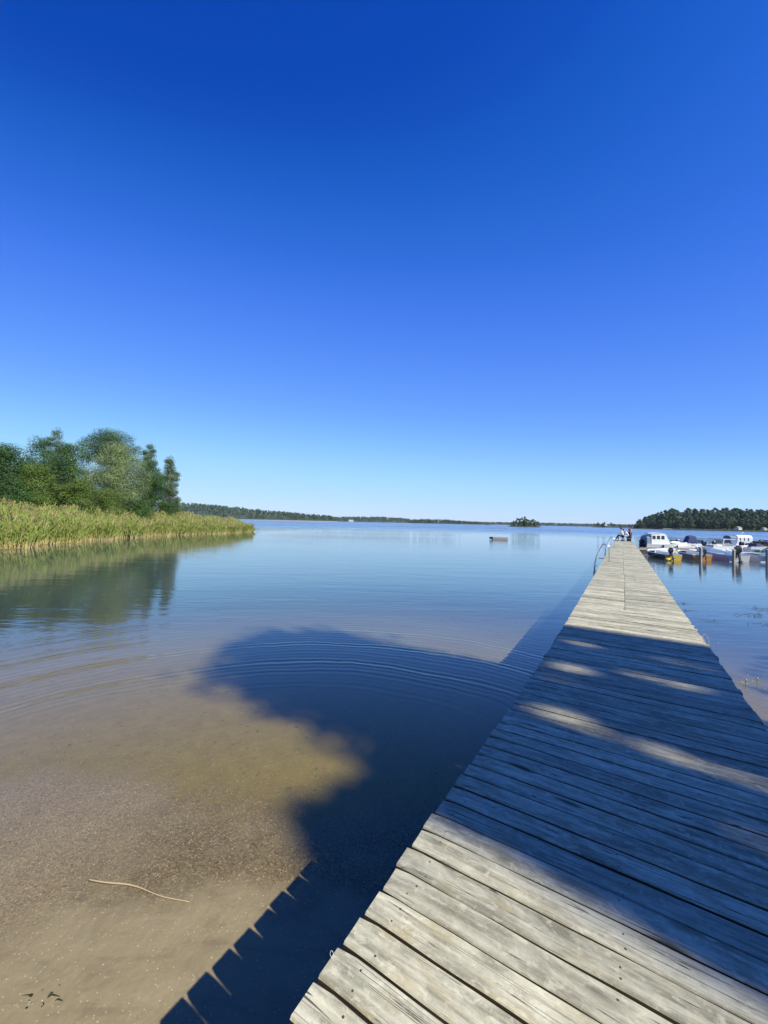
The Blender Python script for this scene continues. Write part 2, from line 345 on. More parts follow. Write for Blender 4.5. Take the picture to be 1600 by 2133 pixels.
# ------------------------------------------------------------------ mesh helpers
class MB:
    def __init__(s): s.v = []; s.f = []; s.r = []; s.rv = 0.5
    def add(s, vs, fs):
        o = len(s.v); s.v += [tuple(q) for q in vs]; s.f += [tuple(i + o for i in f) for f in fs]; s.r += [s.rv]*len(fs)
        return s
    def box(s, c, d, rz=0.0, taper=1.0, rx=0.0):
        x, y, z = (q/2 for q in d)
        M_ = Matrix.Rotation(rz, 3, 'Z') @ Matrix.Rotation(rx, 3, 'X')
        vs = []
        for k in (-1, 1):
            t = taper if k > 0 else 1.0
            for a, b in ((-1, -1), (1, -1), (1, 1), (-1, 1)):
                vs.append(Vector(c) + M_ @ Vector((a*x*t, b*y*t, k*z)))
        return s.add(vs, [(3, 2, 1, 0), (4, 5, 6, 7), (0, 1, 5, 4), (1, 2, 6, 5), (2, 3, 7, 6), (3, 0, 4, 7)])
    def tube(s, pts, r, n=8, cap=True):
        pts = [Vector(p) for p in pts]; rs = r if isinstance(r, (list, tuple)) else [r]*len(pts)
        vs = []; ref = None
        for i, p in enumerate(pts):
            t = (pts[min(i+1, len(pts)-1)] - pts[max(i-1, 0)]).normalized()
            if ref is None:
                ref = Vector((0, 0, 1)) if abs(t.z) < 0.9 else Vector((1, 0, 0))
            a = (ref - t*ref.dot(t)).normalized(); ref = a; b = t.cross(a)
            for k in range(n):
                w = 2*math.pi*k/n; vs.append(p + (a*math.cos(w) + b*math.sin(w))*rs[i])
        fs = [(i*n+k, i*n+(k+1) % n, (i+1)*n+(k+1) % n, (i+1)*n+k) for i in range(len(pts)-1) for k in range(n)]
        if cap:
            fs.append(tuple(reversed(range(n)))); fs.append(tuple((len(pts)-1)*n+k for k in range(n)))
        return s.add(vs, fs)
    def loft(s, rings, close=False, cap0=False, cap1=False):
        n = len(rings[0]); vs = [q for r_ in rings for q in r_]; m_ = n if close else n-1
        fs = [(i*n+k, i*n+(k+1) % n, (i+1)*n+(k+1) % n, (i+1)*n+k) for i in range(len(rings)-1) for k in range(m_)]
        if cap0: fs.append(tuple(reversed(range(n))))
        if cap1: fs.append(tuple((len(rings)-1)*n+k for k in range(n)))
        return s.add(vs, fs)
    def ball(s, c, rad, nu=10, nv=7):
        rx, ry, rz = rad if isinstance(rad, (tuple, list)) else (rad,)*3
        vs = [(c[0], c[1], c[2]-rz)]
        for j in range(1, nv):
            a = math.pi*j/nv - math.pi/2
            for i in range(nu):
                b = 2*math.pi*i/nu; vs.append((c[0]+rx*math.cos(a)*math.cos(b), c[1]+ry*math.cos(a)*math.sin(b), c[2]+rz*math.sin(a)))
        vs.append((c[0], c[1], c[2]+rz)); t = len(vs)-1
        fs = [(0, 1+(i+1) % nu, 1+i) for i in range(nu)]
        for j in range(nv-2):
            for i in range(nu):
                a = 1+j*nu+i; b = 1+j*nu+(i+1) % nu; fs.append((a, b, b+nu, a+nu))
        fs += [(t, 1+(nv-2)*nu+i, 1+(nv-2)*nu+(i+1) % nu) for i in range(nu)]
        return s.add(vs, fs)
    def mesh(s, name, mat, smooth=True):
        me = bpy.data.meshes.new(name); me.from_pydata(s.v, [], s.f)
        at = me.attributes.new('rnd', 'FLOAT', 'FACE'); at.data.foreach_set('value', np.array(s.r, dtype=np.float32))
        me.materials.append(mat)
        if smooth:
            me.polygons.foreach_set('use_smooth', np.ones(len(s.f), dtype=bool))
            try: me.set_sharp_from_angle(angle=R(38))
            except Exception: pass
        me.update(); return me
    def build(s, name, mat, parent=None, smooth=True):
        return link(bpy.data.objects.new(name, s.mesh(name, mat, smooth)), parent)

def link(o, parent=None):
    C.objects.link(o)
    if parent: o.parent = parent
    return o
def tag(o, label=None, cat=None, group=None, kind=None):
    if label: o['label'] = label
    if cat: o['category'] = cat
    if group: o['group'] = group
    if kind: o['kind'] = kind
    return o
def empty(name, loc=(0, 0, 0), rz=0.0):
    o = bpy.data.objects.new(name, None); o.empty_display_size = 0.2
    o.location = loc; o.rotation_euler = (0, 0, rz); return link(o)
KIDS = {}
def copy_tree(o, parent=None):
    c = o.copy(); C.objects.link(c)
    if parent: c.parent = parent
    for ch in list(o.children): copy_tree(ch, c)
    return c
def pier_xy(s, lat): return tuple(D2*s + N2*lat)
def sl(x, y): return x*D2[0] + y*D2[1], x*N2[0] + y*N2[1]

def np_mesh(name, verts, faces_n, nper, mat, rnd=None, tint=None, smooth=False):
    """verts (n,3); faces are consecutive runs of nper vertices"""
    me = bpy.data.meshes.new(name)
    nv = len(verts); nf = nv//nper
    me.vertices.add(nv); me.vertices.foreach_set('co', np.asarray(verts, dtype=np.float32).ravel())
    me.loops.add(nv); me.loops.foreach_set('vertex_index', np.arange(nv, dtype=np.int32))
    me.polygons.add(nf); me.polygons.foreach_set('loop_start', np.arange(0, nv, nper, dtype=np.int32))
    try: me.polygons.foreach_set('loop_total', np.full(nf, nper, dtype=np.int32))
    except Exception: pass
    if rnd is not None:
        at = me.attributes.new('rnd', 'FLOAT', 'FACE'); at.data.foreach_set('value', np.asarray(rnd, dtype=np.float32))
    if tint is not None:
        at = me.attributes.new('tint', 'FLOAT_COLOR', 'POINT')
        at.data.foreach_set('color', np.concatenate([tint, np.ones((nv, 1))], 1).astype(np.float32).ravel())
    me.materials.append(mat); me.update(calc_edges=True); me.validate()
    return me

# ------------------------------------------------------------------ ground, lake bed, water
SH_Y = np.array([-400, -60, 5, 21.8, 27.3, 33, 39, 47, 52.5, 62, 68, 80, 140, 400, 1000])
SH_X = np.array([-60, -40, -21, -22.2, -24.3, -25.2, -25.6, -26.0, -23.6, -22.9, -22.9, -40, -110, -300, -760])
def sm(t): t = np.clip(t, 0, 1); return t*t*(3-2*t)
def ground_h(x, y):
    s = x*D2[0] + y*D2[1]
    depth = np.interp(s, [-9, -4, -2.2, 0, 3, 8, 14, 25, 60, 200], [-0.75, -0.35, 0, 0.15, 0.19, 0.25, 0.42, 0.9, 2.2, 4.0])
    z = -depth
    r = (x - y) - 5.6 + np.clip(6.0 - x, 0, 50)*0.9                 # right-hand bank, beside and behind the camera
    z = np.maximum(z, np.where((y < 6) & (x > 2), -0.45 + np.clip(r, 0, 10)*0.28, -99)); z = np.minimum(z, 0.9)
    b = np.interp(y, SH_Y, SH_X) - x                                # left-hand bank behind the reeds
    zb = -0.35 + 0.16*np.clip(b, -2, 5.5) + 0.01*np.clip(b-5.5, 0, 90)
    z = np.where(b > -1.5, np.maximum(z, zb), z)
    return z
def axis(near, step, far):
    a = list(np.arange(near[0], near[1] + 1e-6, step)); q = step
    lo, hi = a[0], a[-1]; up, dn = [], []
    while hi < far: q *= 1.22; hi += q; up.append(hi)
    q = step
    while lo > -far: q *= 1.22; lo -= q; dn.append(lo)
    return np.array(dn[::-1] + a + up)
gx = axis((-34, 12), 0.5, 4200); gy = axis((-8, 70), 0.6, 4200)
X, Y = np.meshgrid(gx, gy)
Z = ground_h(X, Y) + 0.02*np.sin(X*1.9 + 1.3*np.sin(Y*1.1))*np.sin(Y*2.3)*(np.abs(X) < 40)
nx, ny = len(gx), len(gy)
idx = np.arange(nx*ny).reshape(ny, nx)
fs = np.stack([idx[:-1, :-1], idx[:-1, 1:], idx[1:, 1:], idx[1:, :-1]], -1).reshape(-1, 4)
me = bpy.data.meshes.new('ground'); me.from_pydata(np.stack([X, Y, Z], -1).reshape(-1, 3).tolist(), [], fs.tolist())
me.materials.append(GROUND); me.polygons.foreach_set('use_smooth', np.ones(len(fs), dtype=bool)); me.update()
g = link(bpy.data.objects.new('ground', me)); tag(g, kind='structure')

wx = axis((-60, 60), 20, 4150)
Xw, Yw = np.meshgrid(wx, wx); n_ = len(wx); idx = np.arange(n_*n_).reshape(n_, n_)
fs = np.stack([idx[:-1, :-1], idx[:-1, 1:], idx[1:, 1:], idx[1:, :-1]], -1).reshape(-1, 4)
me = bpy.data.meshes.new('water'); me.from_pydata(np.stack([Xw, Yw, 0*Xw], -1).reshape(-1, 3).tolist(), [], fs.tolist())
me.materials.append(WATER); me.update()
wobj = link(bpy.data.objects.new('water', me)); tag(wobj, kind='structure')

# ------------------------------------------------------------------ the pier
pier = empty('pier', (0, 0, 0), -TH)            # local x across to the right, local y along the pier
tag(pier, 'long grey weathered plank pier running out over the lake', 'pier')
def edge_l(s): return np.interp(s, [-3, 0.9, 2, 3.5, 6.6, 14, 52], [-0.89, -0.877, -0.855, -0.80, -0.768, -0.757, -0.765])
def edge_r(s): return np.interp(s, [-3, 4, 6.5, 10, 20, 52], [0.955, 0.961, 0.985, 0.955, 0.99, 0.995])
PITCHP = 0.130; END = 52.0
dk = MB(); s0 = 1.951 - 38*PITCHP
k = 0; screws = MB()
while s0 + k*PITCHP < END:
    a = s0 + k*PITCHP; mid = a + PITCHP/2
    near = mid < 9
    gap = random.uniform(0.0075, 0.0110) if near else random.uniform(0.012, 0.018)
    y0, y1 = a + gap/2, a + PITCHP - gap/2
    xl = float(edge_l(mid)) + random.gauss(0, 0.0035); xr = float(edge_r(mid)) + random.gauss(0, 0.006)
    spans = [(xl, xr)]
    if mid > 8.5:
        j = 0.05 + random.gauss(0, 0.002) + 0.02*math.sin(int(mid/3.0)*2.1); spans = [(xl, j - 0.004), (j + 0.004, xr)]
    ph1, ph2, am = random.uniform(0, 6), random.uniform(0, 6), random.uniform(0.0006, 0.0022)
    for (p, q) in spans:
        dk.rv = random.random(); nseg = 24 if near else 4
        dz = random.gauss(0, 0.0022); tilt = random.gauss(0, 0.008); cup = random.uniform(0, 0.002); rings = []
        for i in range(nseg+1):
            t = i/nseg; x = p + (q-p)*t
            e0 = am*math.sin(ph1 + x*5) + am*0.6*math.sin(ph2 + x*17); e1 = am*math.sin(ph2 + x*4) + am*0.5*math.sin(ph1 + x*13)
            b = 0.004 + (0.003 if i in (0, nseg) else 0)
            xx = x + (random.gauss(0, 0.002) if i in (0, nseg) and near else 0)
            zt = DECK + dz + 0.0012*math.sin(ph1*2 + x*3)
            drop = 0.004 if i in (0, nseg) else 0
            tap = 0.0034*max(0.0, 1 - min(x-p, q-x)/0.024) if near else 0.0
            def T(yv, z_): return (xx, yv, z_ + tilt*(yv - mid))
            e0 += tap; e1 -= tap; ub = 0.0042 - tap*0.3
            rings.append([T(y0+e0-ub, DECK-0.046), T(y0+e0, zt-b-drop), T(y0+e0+b, zt-drop), T((y0+y1)/2, zt-cup-drop), T(y1+e1-b, zt-drop), T(y1+e1, zt-b-drop), T(y1+e1+ub, DECK-0.046)])
        dk.loft(rings, close=True, cap0=True, cap1=True)
    if -0.5 < mid < 7.5:
        for lx in (-0.755, -0.0, 0.87):
            for off in (0.034, PITCHP-0.036):
                cx, cy = lx + random.gauss(0, 0.012), a + off + random.gauss(0, 0.007)
                rr = random.uniform(0.0034, 0.0046); zz = DECK + dz + 0.0012*math.sin(ph1*2 + cx*3) + tilt*(cy - mid) - cup*max(0, 1 - abs(cy-mid)/(PITCHP/2)) + 0.0004
                if random.random() < 0.90:
                    screws.add([(cx + rr*math.cos(w), cy + rr*math.sin(w), zz) for w in np.linspace(0, 2*math.pi, 10, endpoint=False)] +
                               [(cx + rr*math.cos(w), cy + rr*math.sin(w), zz - 0.006) for w in np.linspace(0, 2*math.pi, 10, endpoint=False)],
                               [tuple(range(10))] + [(i, i+10, (i+1) % 10 + 10, (i+1) % 10) for i in range(10)])
    k += 1
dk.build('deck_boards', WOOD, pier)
tag(screws.build('screw_heads', NAIL, pier, smooth=False), kind='stuff')
for lx in (-0.70, -0.02, 0.86):
    st = MB(); st.rv = random.random(); st.box((lx, (END-3)/2, DECK-0.048-0.085), (0.07, END+3-0.1, 0.17)); st.build('stringer', BEAM, pier)
for i, s_ in enumerate(np.arange(3.2, 52, 4.4)):
    for lx in (-0.62, 0.78):
        x_, y_ = pier_xy(s_, lx); zb = float(ground_h(np.array(x_), np.array(y_)))
        p = MB(); p.tube([(lx, s_, zb-0.2), (lx, s_, DECK-0.222)], 0.075, 10); p.build('post', BEAM, pier)
    cb = MB(); cb.box((0.08, s_, DECK-0.222-0.055), (1.62, 0.10, 0.108)); cb.build('cross_beam', BEAM, pier)

# bathing ladders, hooped steel rails with treads
def ladder(s_, label):
    root = empty('bathing_ladder', (*pier_xy(s_, 0), 0), -TH)
    tag(root, label, 'ladder', 'bathing ladders on the pier')
    for dy in (-0.27, 0.27):
        e = float(edge_l(s_)); pts = [(e+0.26, dy, DECK+0.003), (e+0.26, dy, DECK+0.35), (e+0.255, dy, DECK+0.55)]
        for w in np.linspace(0, math.pi*0.60, 10):
            pts.append((e+0.255-0.20 + 0.20*math.cos(w), dy, DECK+0.58 + 0.17*math.sin(w)))
        pts += [(e-0.12, dy, DECK+0.50), (e-0.24, dy, DECK+0.22), (e-0.31, dy, DECK-0.1), (e-0.35, dy, 0.0), (e-0.36, dy, -0.55)]
        MB().tube(pts, 0.019, 10).build('rail', STEEL, root)
        pl = MB().box((e+0.26, dy, DECK+0.010), (0.10, 0.08, 0.012)); pl.build('foot_plate', STEEL, root)
    for z_ in (0.35, 0.08, -0.2, -0.45):
        ex = e - 0.27 - (0.6-z_)*0.10
        MB().box((ex, 0, z_), (0.10, 0.50, 0.03)).build('tread', STEEL, root)
    return root
ladder(20.35, 'steel bathing ladder with hooped rails on the pier, nearer of the two')
ladder(33.6, 'steel bathing ladder with hooped rails on the pier, close to the seated people')
# pale plank end that sticks out beside the near ladder
sb = MB(); sb.rv = 0.8; sb.box((-0.88, 22.1, DECK-0.022), (0.24, 0.16, 0.04)); sb.build('jutting_board', WOOD, pier)

# wire loops caught on the deck edges
def wire_loop(s_, lat, label, sc_=1.0, h=0.05):
    x_, y_ = pier_xy(s_, lat); root = empty('wire_loop', (x_, y_, DECK), -TH)
    tag(root, label, 'wire', None)
    pts = []
    for t in np.linspace(0, 1, 16):
        w = t*math.pi*1.7
        pts.append((sc_*(-0.02 + 0.018*math.cos(w) + 0.10*max(0, t-0.75)), sc_*(0.012*math.sin(w)), 0.004 + h*sc_*math.sin(math.pi*min(1, t*1.15))*0.8))
    MB().tube(pts, 0.0016*sc_, 6).build('wire', ROPE, root)
    return root
wire_loop(1.115, -0.864, 'small bent white wire loop caught in a gap at the left deck edge', 0.36)
wire_loop(6.62, 0.99, 'pale cord end standing up at the right deck edge where the shade ends', 2.0, 0.09)

# ------------------------------------------------------------------ people and bench at the pier end
bx, by = pier_xy(50.6, 0.62)
bench = empty('bench', (bx, by, DECK), -TH); tag(bench, 'dark wooden bench at the far end of the pier', 'bench')
BENCHW = paint('dark_bench_wood', (0.05, 0.045, 0.045), 0.7, 0.3)
MB().box((0, 0, 0.425), (0.46, 1.5, 0.05)).build('seat', BENCHW, bench)
for dy in (-0.66, 0.66): MB().box((0.0, dy, 0.20), (0.42, 0.07, 0.398)).build('leg', BENCHW, bench)
MB().box((0.25, 0, 0.62), (0.035, 1.5, 0.42)).build('backrest', BENCHW, bench)

def skinned(name, chains, mat, parent, sub=2):
    """one continuous surface grown on connected joints: chains of (x,y,z,r), first joint shared by equal coordinates"""
    vs, es, rs, key = [], [], [], {}
    def vid(p):
        kk = tuple(round(c, 3) for c in p[:3])
        if kk not in key: key[kk] = len(vs); vs.append(p[:3]); rs.append(p[3])
        return key[kk]
    for ch in chains:
        ids = [vid(p) for p in ch]
        es += [(a, b) for a, b in zip(ids, ids[1:]) if (a, b) not in es]
    me_ = bpy.data.meshes.new(name); me_.from_pydata(vs, es, []); me_.materials.append(mat)
    o = link(bpy.data.objects.new(name, me_), parent)
    md = o.modifiers.new('Skin', 'SKIN'); md.use_smooth_shade = True
    lay = me_.skin_vertices[0].data
    for i, r_ in enumerate(rs):
        lay[i].radius = (r_, r_) if not isinstance(r_, tuple) else r_
    lay[0].use_root = True
    s_ = o.modifiers.new('Subsurf', 'SUBSURF'); s_.levels = sub; s_.render_levels = sub
    return o

def person(loc, rz, label, pose, shirt, trousers, hairlong=False):
    """local -x is where the person faces; pose gives pelvis, lean and limb joints"""
    root = empty('person', loc, rz); tag(root, label, 'person')
    P = pose; pel, chest, neck, head = P['pel'], P['chest'], P['neck'], P['head']
    def mid(a, b, t): return tuple(a[i] + (b[i]-a[i])*t for i in range(3))
    chains = [[pel+(0.115,), mid(pel, chest, .5)+(0.115,), chest+(0.125,), neck+(0.052,), mid(neck, head, .45)+(0.062,), head+(0.092,), mid(neck, head, 1.7)+(0.062,)]]
    for sd, y in (('L', -1), ('R', 1)):
        hip = (pel[0], pel[1]+y*0.10, pel[2]-0.02)
        kn, an = P['kn'+sd], P['an'+sd]
        chains.append([pel+(0.115,), hip+(0.085,), mid(hip, kn, .5)+(0.074,), kn+(0.055,), mid(kn, an, .35)+(0.054,), an+(0.036,), (an[0]-0.10, an[1], an[2]-0.035, 0.034), (an[0]-0.19, an[1], an[2]-0.05, 0.022)])
        sh = (chest[0], chest[1]+y*0.175, chest[2]+0.05); el, ha = P['el'+sd], P['ha'+sd]
        chains.append([chest+(0.125,), sh+(0.058,), mid(sh, el, .5)+(0.046,), el+(0.038,), mid(el, ha, .5)+(0.034,), ha+(0.024,), mid(el, ha, 1.25)+(0.030,), mid(el, ha, 1.5)+(0.014,)])
    skinned('body', chains, SKIN, root)
    tc = [[pel+(0.132,), mid(pel, chest, .5)+(0.130,), chest+(0.138,), mid(chest, neck, .6)+(0.085,)]]
    for sd, y in (('L', -1), ('R', 1)):
        sh = (chest[0], chest[1]+y*0.175, chest[2]+0.05); el = P['el'+sd]
        tc.append([chest+(0.138,), sh+(0.072,), mid(sh, el, .45)+(0.060,), mid(sh, el, .75)+(0.056,)])
    skinned('shirt', tc, shirt, root)
    lc = []
    for sd, y in (('L', -1), ('R', 1)):
        hip = (pel[0], pel[1]+y*0.10, pel[2]-0.02); kn, an = P['kn'+sd], P['an'+sd]
        lc.append([pel+(0.128,), hip+(0.100,), mid(hip, kn, .5)+(0.088,), kn+(0.070,), mid(kn, an, .35)+(0.064,), mid(kn, an, .85)+(0.052,)])
    skinned('trousers', lc, trousers, root)
    hx, hy, hz = mid(neck, head, 1.15)
    hb = MB(); hb.ball((hx+0.018, hy, hz+0.035), (0.108, 0.098, 0.105), 12, 8)
    if hairlong: hb.tube([(hx+0.06, hy, hz+0.05), (hx+0.10, hy, hz-0.08), (hx+0.10, hy, hz-0.24), (hx+0.08, hy, hz-0.34)], [0.07, 0.085, 0.075, 0.03], 9)
    hb.build('hair', HAIR, root)
    MB().ball((hx-0.095, hy, hz-0.015), (0.018, 0.012, 0.022), 8, 5).build('nose', SKIN, root)
    for sy in (-1, 1):
        MB().ball((hx, hy+sy*0.09, hz-0.01), (0.018, 0.012, 0.028), 8, 5).build('ear', SKIN, root)
        MB().ball((hx-0.082, hy+sy*0.032, hz+0.015), 0.011, 8, 5).build('eye', HAIR, root)
    MB().ball((hx-0.083, hy, hz-0.052), (0.010, 0.024, 0.006), 8, 5).build('mouth', PINK, root)
    for sd in 'LR':
        an = P['an'+sd]; sbm = MB(); sbm.ball((an[0]-0.07, an[1], an[2]-0.045), (0.135, 0.048, 0.045), 10, 6); sbm.build('shoe', BLACKCLOTH, root)
    return root
px, py = pier_xy(50.9, 0.55)
person((px, py, DECK), -TH+R(8), 'seated person in a white shirt and pale trousers bent forward on the bench',
       dict(pel=(0.02, 0, 0.56), chest=(-0.20, 0, 0.95), neck=(-0.36, 0, 1.10), head=(-0.47, 0, 1.20), knL=(-0.45, -0.14, 0.54), anL=(-0.40, -0.13, 0.09), knR=(-0.44, 0.16, 0.53), anR=(-0.52, 0.16, 0.09),
            elL=(-0.36, -0.27, 0.72), haL=(-0.52, -0.12, 0.60), elR=(-0.36, 0.27, 0.72), haR=(-0.55, 0.12, 0.60)), SHIRT, PALECLOTH)
px, py = pier_xy(50.2, -0.02)
stool = empty('stool', (px+0.05, py+0.03, DECK), -TH); tag(stool, 'small low dark stool under the person in black trousers', 'stool')
MB().tube([(0, 0, 0.40), (0, 0, 0.44)], 0.17, 14).build('seat', BENCHW, stool)
for a in range(3):
    MB().tube([(0.10*math.cos(a*2.1), 0.10*math.sin(a*2.1), 0.40), (0.15*math.cos(a*2.1), 0.15*math.sin(a*2.1), 0)], 0.016, 7).build('leg', BENCHW, stool)
person((px, py, DECK), -TH-R(6), 'person in a white top and black trousers sitting with legs stretched out',
       dict(pel=(0.06, 0, 0.56), chest=(0.0, 0, 1.02), neck=(-0.06, 0, 1.24), head=(-0.10, 0, 1.36), knL=(-0.38, -0.13, 0.62), anL=(-0.62, -0.14, 0.09), knR=(-0.40, 0.14, 0.60), anR=(-0.38, 0.16, 0.09),
            elL=(-0.12, -0.29, 0.78), haL=(-0.32, -0.15, 0.70), elR=(-0.14, 0.28, 0.79), haR=(-0.34, 0.10, 0.71)), SHIRT, BLACKCLOTH)
px, py = pier_xy(51.55, 0.72)
person((px, py, DECK), -TH+R(25), 'standing long haired person in a pink top behind the bench',
       dict(pel=(0, 0, 0.92), chest=(-0.01, 0, 1.27), neck=(-0.02, 0, 1.46), head=(-0.04, 0, 1.58), knL=(-0.02, -0.10, 0.50), anL=(0.02, -0.11, 0.09), knR=(-0.03, 0.10, 0.50), anR=(0.0, 0.12, 0.09),
            elL=(0.02, -0.25, 1.06), haL=(-0.06, -0.24, 0.84), elR=(0.02, 0.25, 1.06), haR=(-0.05, 0.25, 0.84)), PINK, BLACKCLOTH, True)

# ------------------------------------------------------------------ bathing raft out on the water
raft = empty('bathing_raft', (16.5, 54.6, 0), R(-12)); tag(raft, 'small flat bathing raft floating alone out on the lake', 'raft')
db = MB()
for i in range(13): db.rv = random.random(); db.box((-0.93 + i*0.155, 0, 0.33), (0.148, 1.9, 0.03))
db.build('deck', WOOD, raft)
for yy_ in (-0.93, 0.93): MB().box((0, yy_, 0.165), (2.0, 0.05, 0.298)).build('side_board', POSTWOOD, raft)
for xx_ in (-0.985, 0.985): MB().box((xx_, 0, 0.165), (0.05, 1.80, 0.298)).build('side_board', POSTWOOD, raft)
for xx_ in (-0.6, 0.6): MB().tube([(xx_, -0.85, 0.03), (xx_, 0.85, 0.03)], 0.16, 12).build('float', DARKGREY, raft)
st = MB(); st.box((-1.22, 0, 0.36), (0.38, 0.9, 0.04)); st.box((-1.22, 0.0, 0.2), (0.36, 0.85, 0.28)); st.build('step_box', DARKGREY, raft)

# ------------------------------------------------------------------ moorings: jetty, posts
jd = Vector((32.9-22.0, 33.3-33.9, 0)); jl = jd.length; ja = math.atan2(jd.y, jd.x)
jet = empty('jetty', (22.0, 33.9, 0), ja); tag(jet, 'narrow grey floating jetty with boats moored on both sides', 'jetty')
jb = MB(); jn = int(jl/0.145)
for i in range(jn): jb.rv = random.random(); jb.box((i*0.145+0.07, 0, 0.385), (0.136, 0.62, 0.03))
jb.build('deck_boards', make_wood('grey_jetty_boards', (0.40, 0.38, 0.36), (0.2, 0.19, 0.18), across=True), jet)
for yy_ in (-0.27, 0.27): MB().box((jl/2, yy_, 0.28), (jl-0.04, 0.06, 0.178)).build('side_beam', POSTWOOD, jet)
for i in range(6): MB().box((1.0 + i*(jl-2)/5, 0, 0.06), (1.1, 0.5, 0.26)).build('float', DARKGREY, jet)
for i, (x_, y_) in enumerate(((20.11, 24.43), (21.73, 23.91), (23.32, 23.41))):
    o = empty('mooring_post', (x_, y_, 0))
    tag(o, ['grey wooden mooring post beside the boat with the orange stern', 'grey wooden mooring post beside the big black outboard', 'grey wooden mooring post at the right edge of the picture'][i], 'post', 'mooring posts standing in the water')
    h_ = (0.92, 0.86, 0.95)[i]
    MB().tube([(0, 0, -1.6), (0.02, 0, h_)], [0.085, 0.078], 10).build('post', POSTWOOD, o)
    MB().tube([(0.02, 0, h_+0.001), (0.02, 0, h_+0.03)], [0.088, 0.07], 10).build('cap', OFFWHITE, o)

# ------------------------------------------------------------------ boats
def hull_sections(L, B, H, fore, ns=14, rake=0.35, keel=0.10, flare=0.25):
    """returns lists of (y, half beam at sheer, half beam at chine, z sheer, z chine, z keel); y 0 stern -> L bow"""
    out = []
    for i in range(ns+1):
        t = i/ns
        w = B/2*(0.86 + 0.14*math.sin(min(1, t*1.7)*math.pi/2))*(1 - max(0, (t-0.45)/0.55)**2.3) + 0.004
        zs = H*(0.86 + fore*t**2.2)
        zc = -0.02 + 0.62*H*max(0, (t-0.45)/0.55)**2.2
        zk = -keel - 0.06 + (H*0.8+keel)*max(0, (t-0.62)/0.38)**2.6
        out.append((t*L + rake*0.0, w, w*(1-flare*0.5 - 0.1*t), zs, min(zc, zs-0.03), min(zk, zs-0.06)))
    return out
def hull(root, L, B, H, fore, cols, transom=None, keel=0.1, cockpit=(0.03, 0.86), floor=0.10):
    sec = hull_sections(L, B, H, fore, keel=keel)
    o = MB()
    o.loft([[(-w, y, zs), (-wc, y, zc), (0, y, zk), (wc, y, zc), (w, y, zs)] for (y, w, wc, zs, zc, zk) in sec])
    h_ = o.build('hull', cols[0], root)
    y, w, wc, zs, zc, zk = sec[0]
    tr = MB(); tr.loft([[(-w, y-0.02, zs), (-wc, y-0.02, zc), (0, y-0.02, zk), (wc, y-0.02, zc), (w, y-0.02, zs)], [(-w, y+0.03, zs), (-wc, y+0.03, zc), (0, y+0.03, zk), (wc, y+0.03, zc), (w, y+0.03, zs)]], close=True, cap0=True, cap1=True)
    tr.build('transom', transom or cols[0], root)
    # inner liner, slightly inside the shell
    rings = []
    c1 = [s_ for s_ in sec if s_[0] <= cockpit[1]*L + 1e-6]
    for (y, w, wc, zs, zc, zk) in c1:
        wi = max(0.01, w-0.05); fl = min(max(floor, zc+0.04), zs-0.05)
        rings.append([(-wi, y+0.04, zs-0.004), (-max(0.01, min(wc, wi)-0.05), y+0.04, fl), (max(0.01, min(wc, wi)-0.05), y+0.04, fl), (wi, y+0.04, zs-0.004)])
    MB().loft(rings).build('liner', cols[1], root)
    # fore deck
    c2 = [s_ for s_ in sec if s_[0] >= cockpit[1]*L - L/14 - 1e-6]
    MB().loft([[(-max(w-0.02, 0.003), y, zs-0.012), (0, y, zs+0.03*(w/(B/2))), (max(w-0.02, 0.003), y, zs-0.012)] for (y, w, wc, zs, zc, zk) in c2]).build('fore_deck', cols[2], root)
    for sd in (-1, 1):
        MB().tube([(sd*(w-0.01), y, zs+0.012) for (y, w, wc, zs, zc, zk) in sec], 0.032, 6).build('gunwale', cols[2], root)
    return sec
def outboard(root, y, z, tilt=0.0, big=1.0, col=None, x=0.0):
    """motor hung on the transom; tilted about the clamp"""
    col = col or BLACK
    Mx = Matrix.Translation((x, y, z)) @ Matrix.Rotation(tilt, 4, 'X')
    def tf(mb): mb.v = [tuple(Mx @ Vector(v)) for v in mb.v]; return mb
    cw = MB(); b = big
    cw.loft([[(-.11*b*q, -.20*b-.16*b*q*0.9, h), (.11*b*q, -.20*b-.16*b*q*0.9, h), (.13*b*q, -.20*b, h), (.11*b*q, -.20*b+.20*b*q, h), (-.11*b*q, -.20*b+.20*b*q, h), (-.13*b*q, -.20*b, h)] for q, h in ((.75, .05*b), (1.05, .14*b), (1.1, .30*b), (.95, .42*b), (.5, .48*b))], close=True, cap0=True, cap1=True)
    o = tf(cw).build('outboard_motor', col, root)
    lg = MB(); lg.box((0, -.20*b, -.22*b), (.07*b, .14*b, .54*b)); lg.box((0, -.22*b, -.50*b), (.16*b, .26*b, .025*b)); lg.tube([(0, -.08*b, -.60*b), (0, -.20*b, -.60*b), (0, -.36*b, -.60*b)], [.02*b, .05*b, .025*b], 8); lg.box((0, -.17*b, -.55*b), (.03*b, .12*b, .14*b)); lg.box((0, -.15*b, -.70*b), (.02*b, .10*b, .16*b), taper=1.0)
    tf(lg).build('gear_leg', DARKGREY, o)
    pr = MB()
    for a in range(3):
        w = a*2.094; pr.add([(0, -.37*b, -.60*b), (.10*b*math.cos(w), -.40*b, -.60*b+.10*b*math.sin(w)), (.10*b*math.cos(w+.6), -.36*b, -.60*b+.10*b*math.sin(w+.6))], [(0, 1, 2)])
    tf(pr).build('propeller', STEEL, o)
    MB_ = MB(); MB_.box((0, -.03*b, -.06*b), (.18*b, .07*b, .22*b)); tf(MB_).build('clamp', DARKGREY, o)
    return o
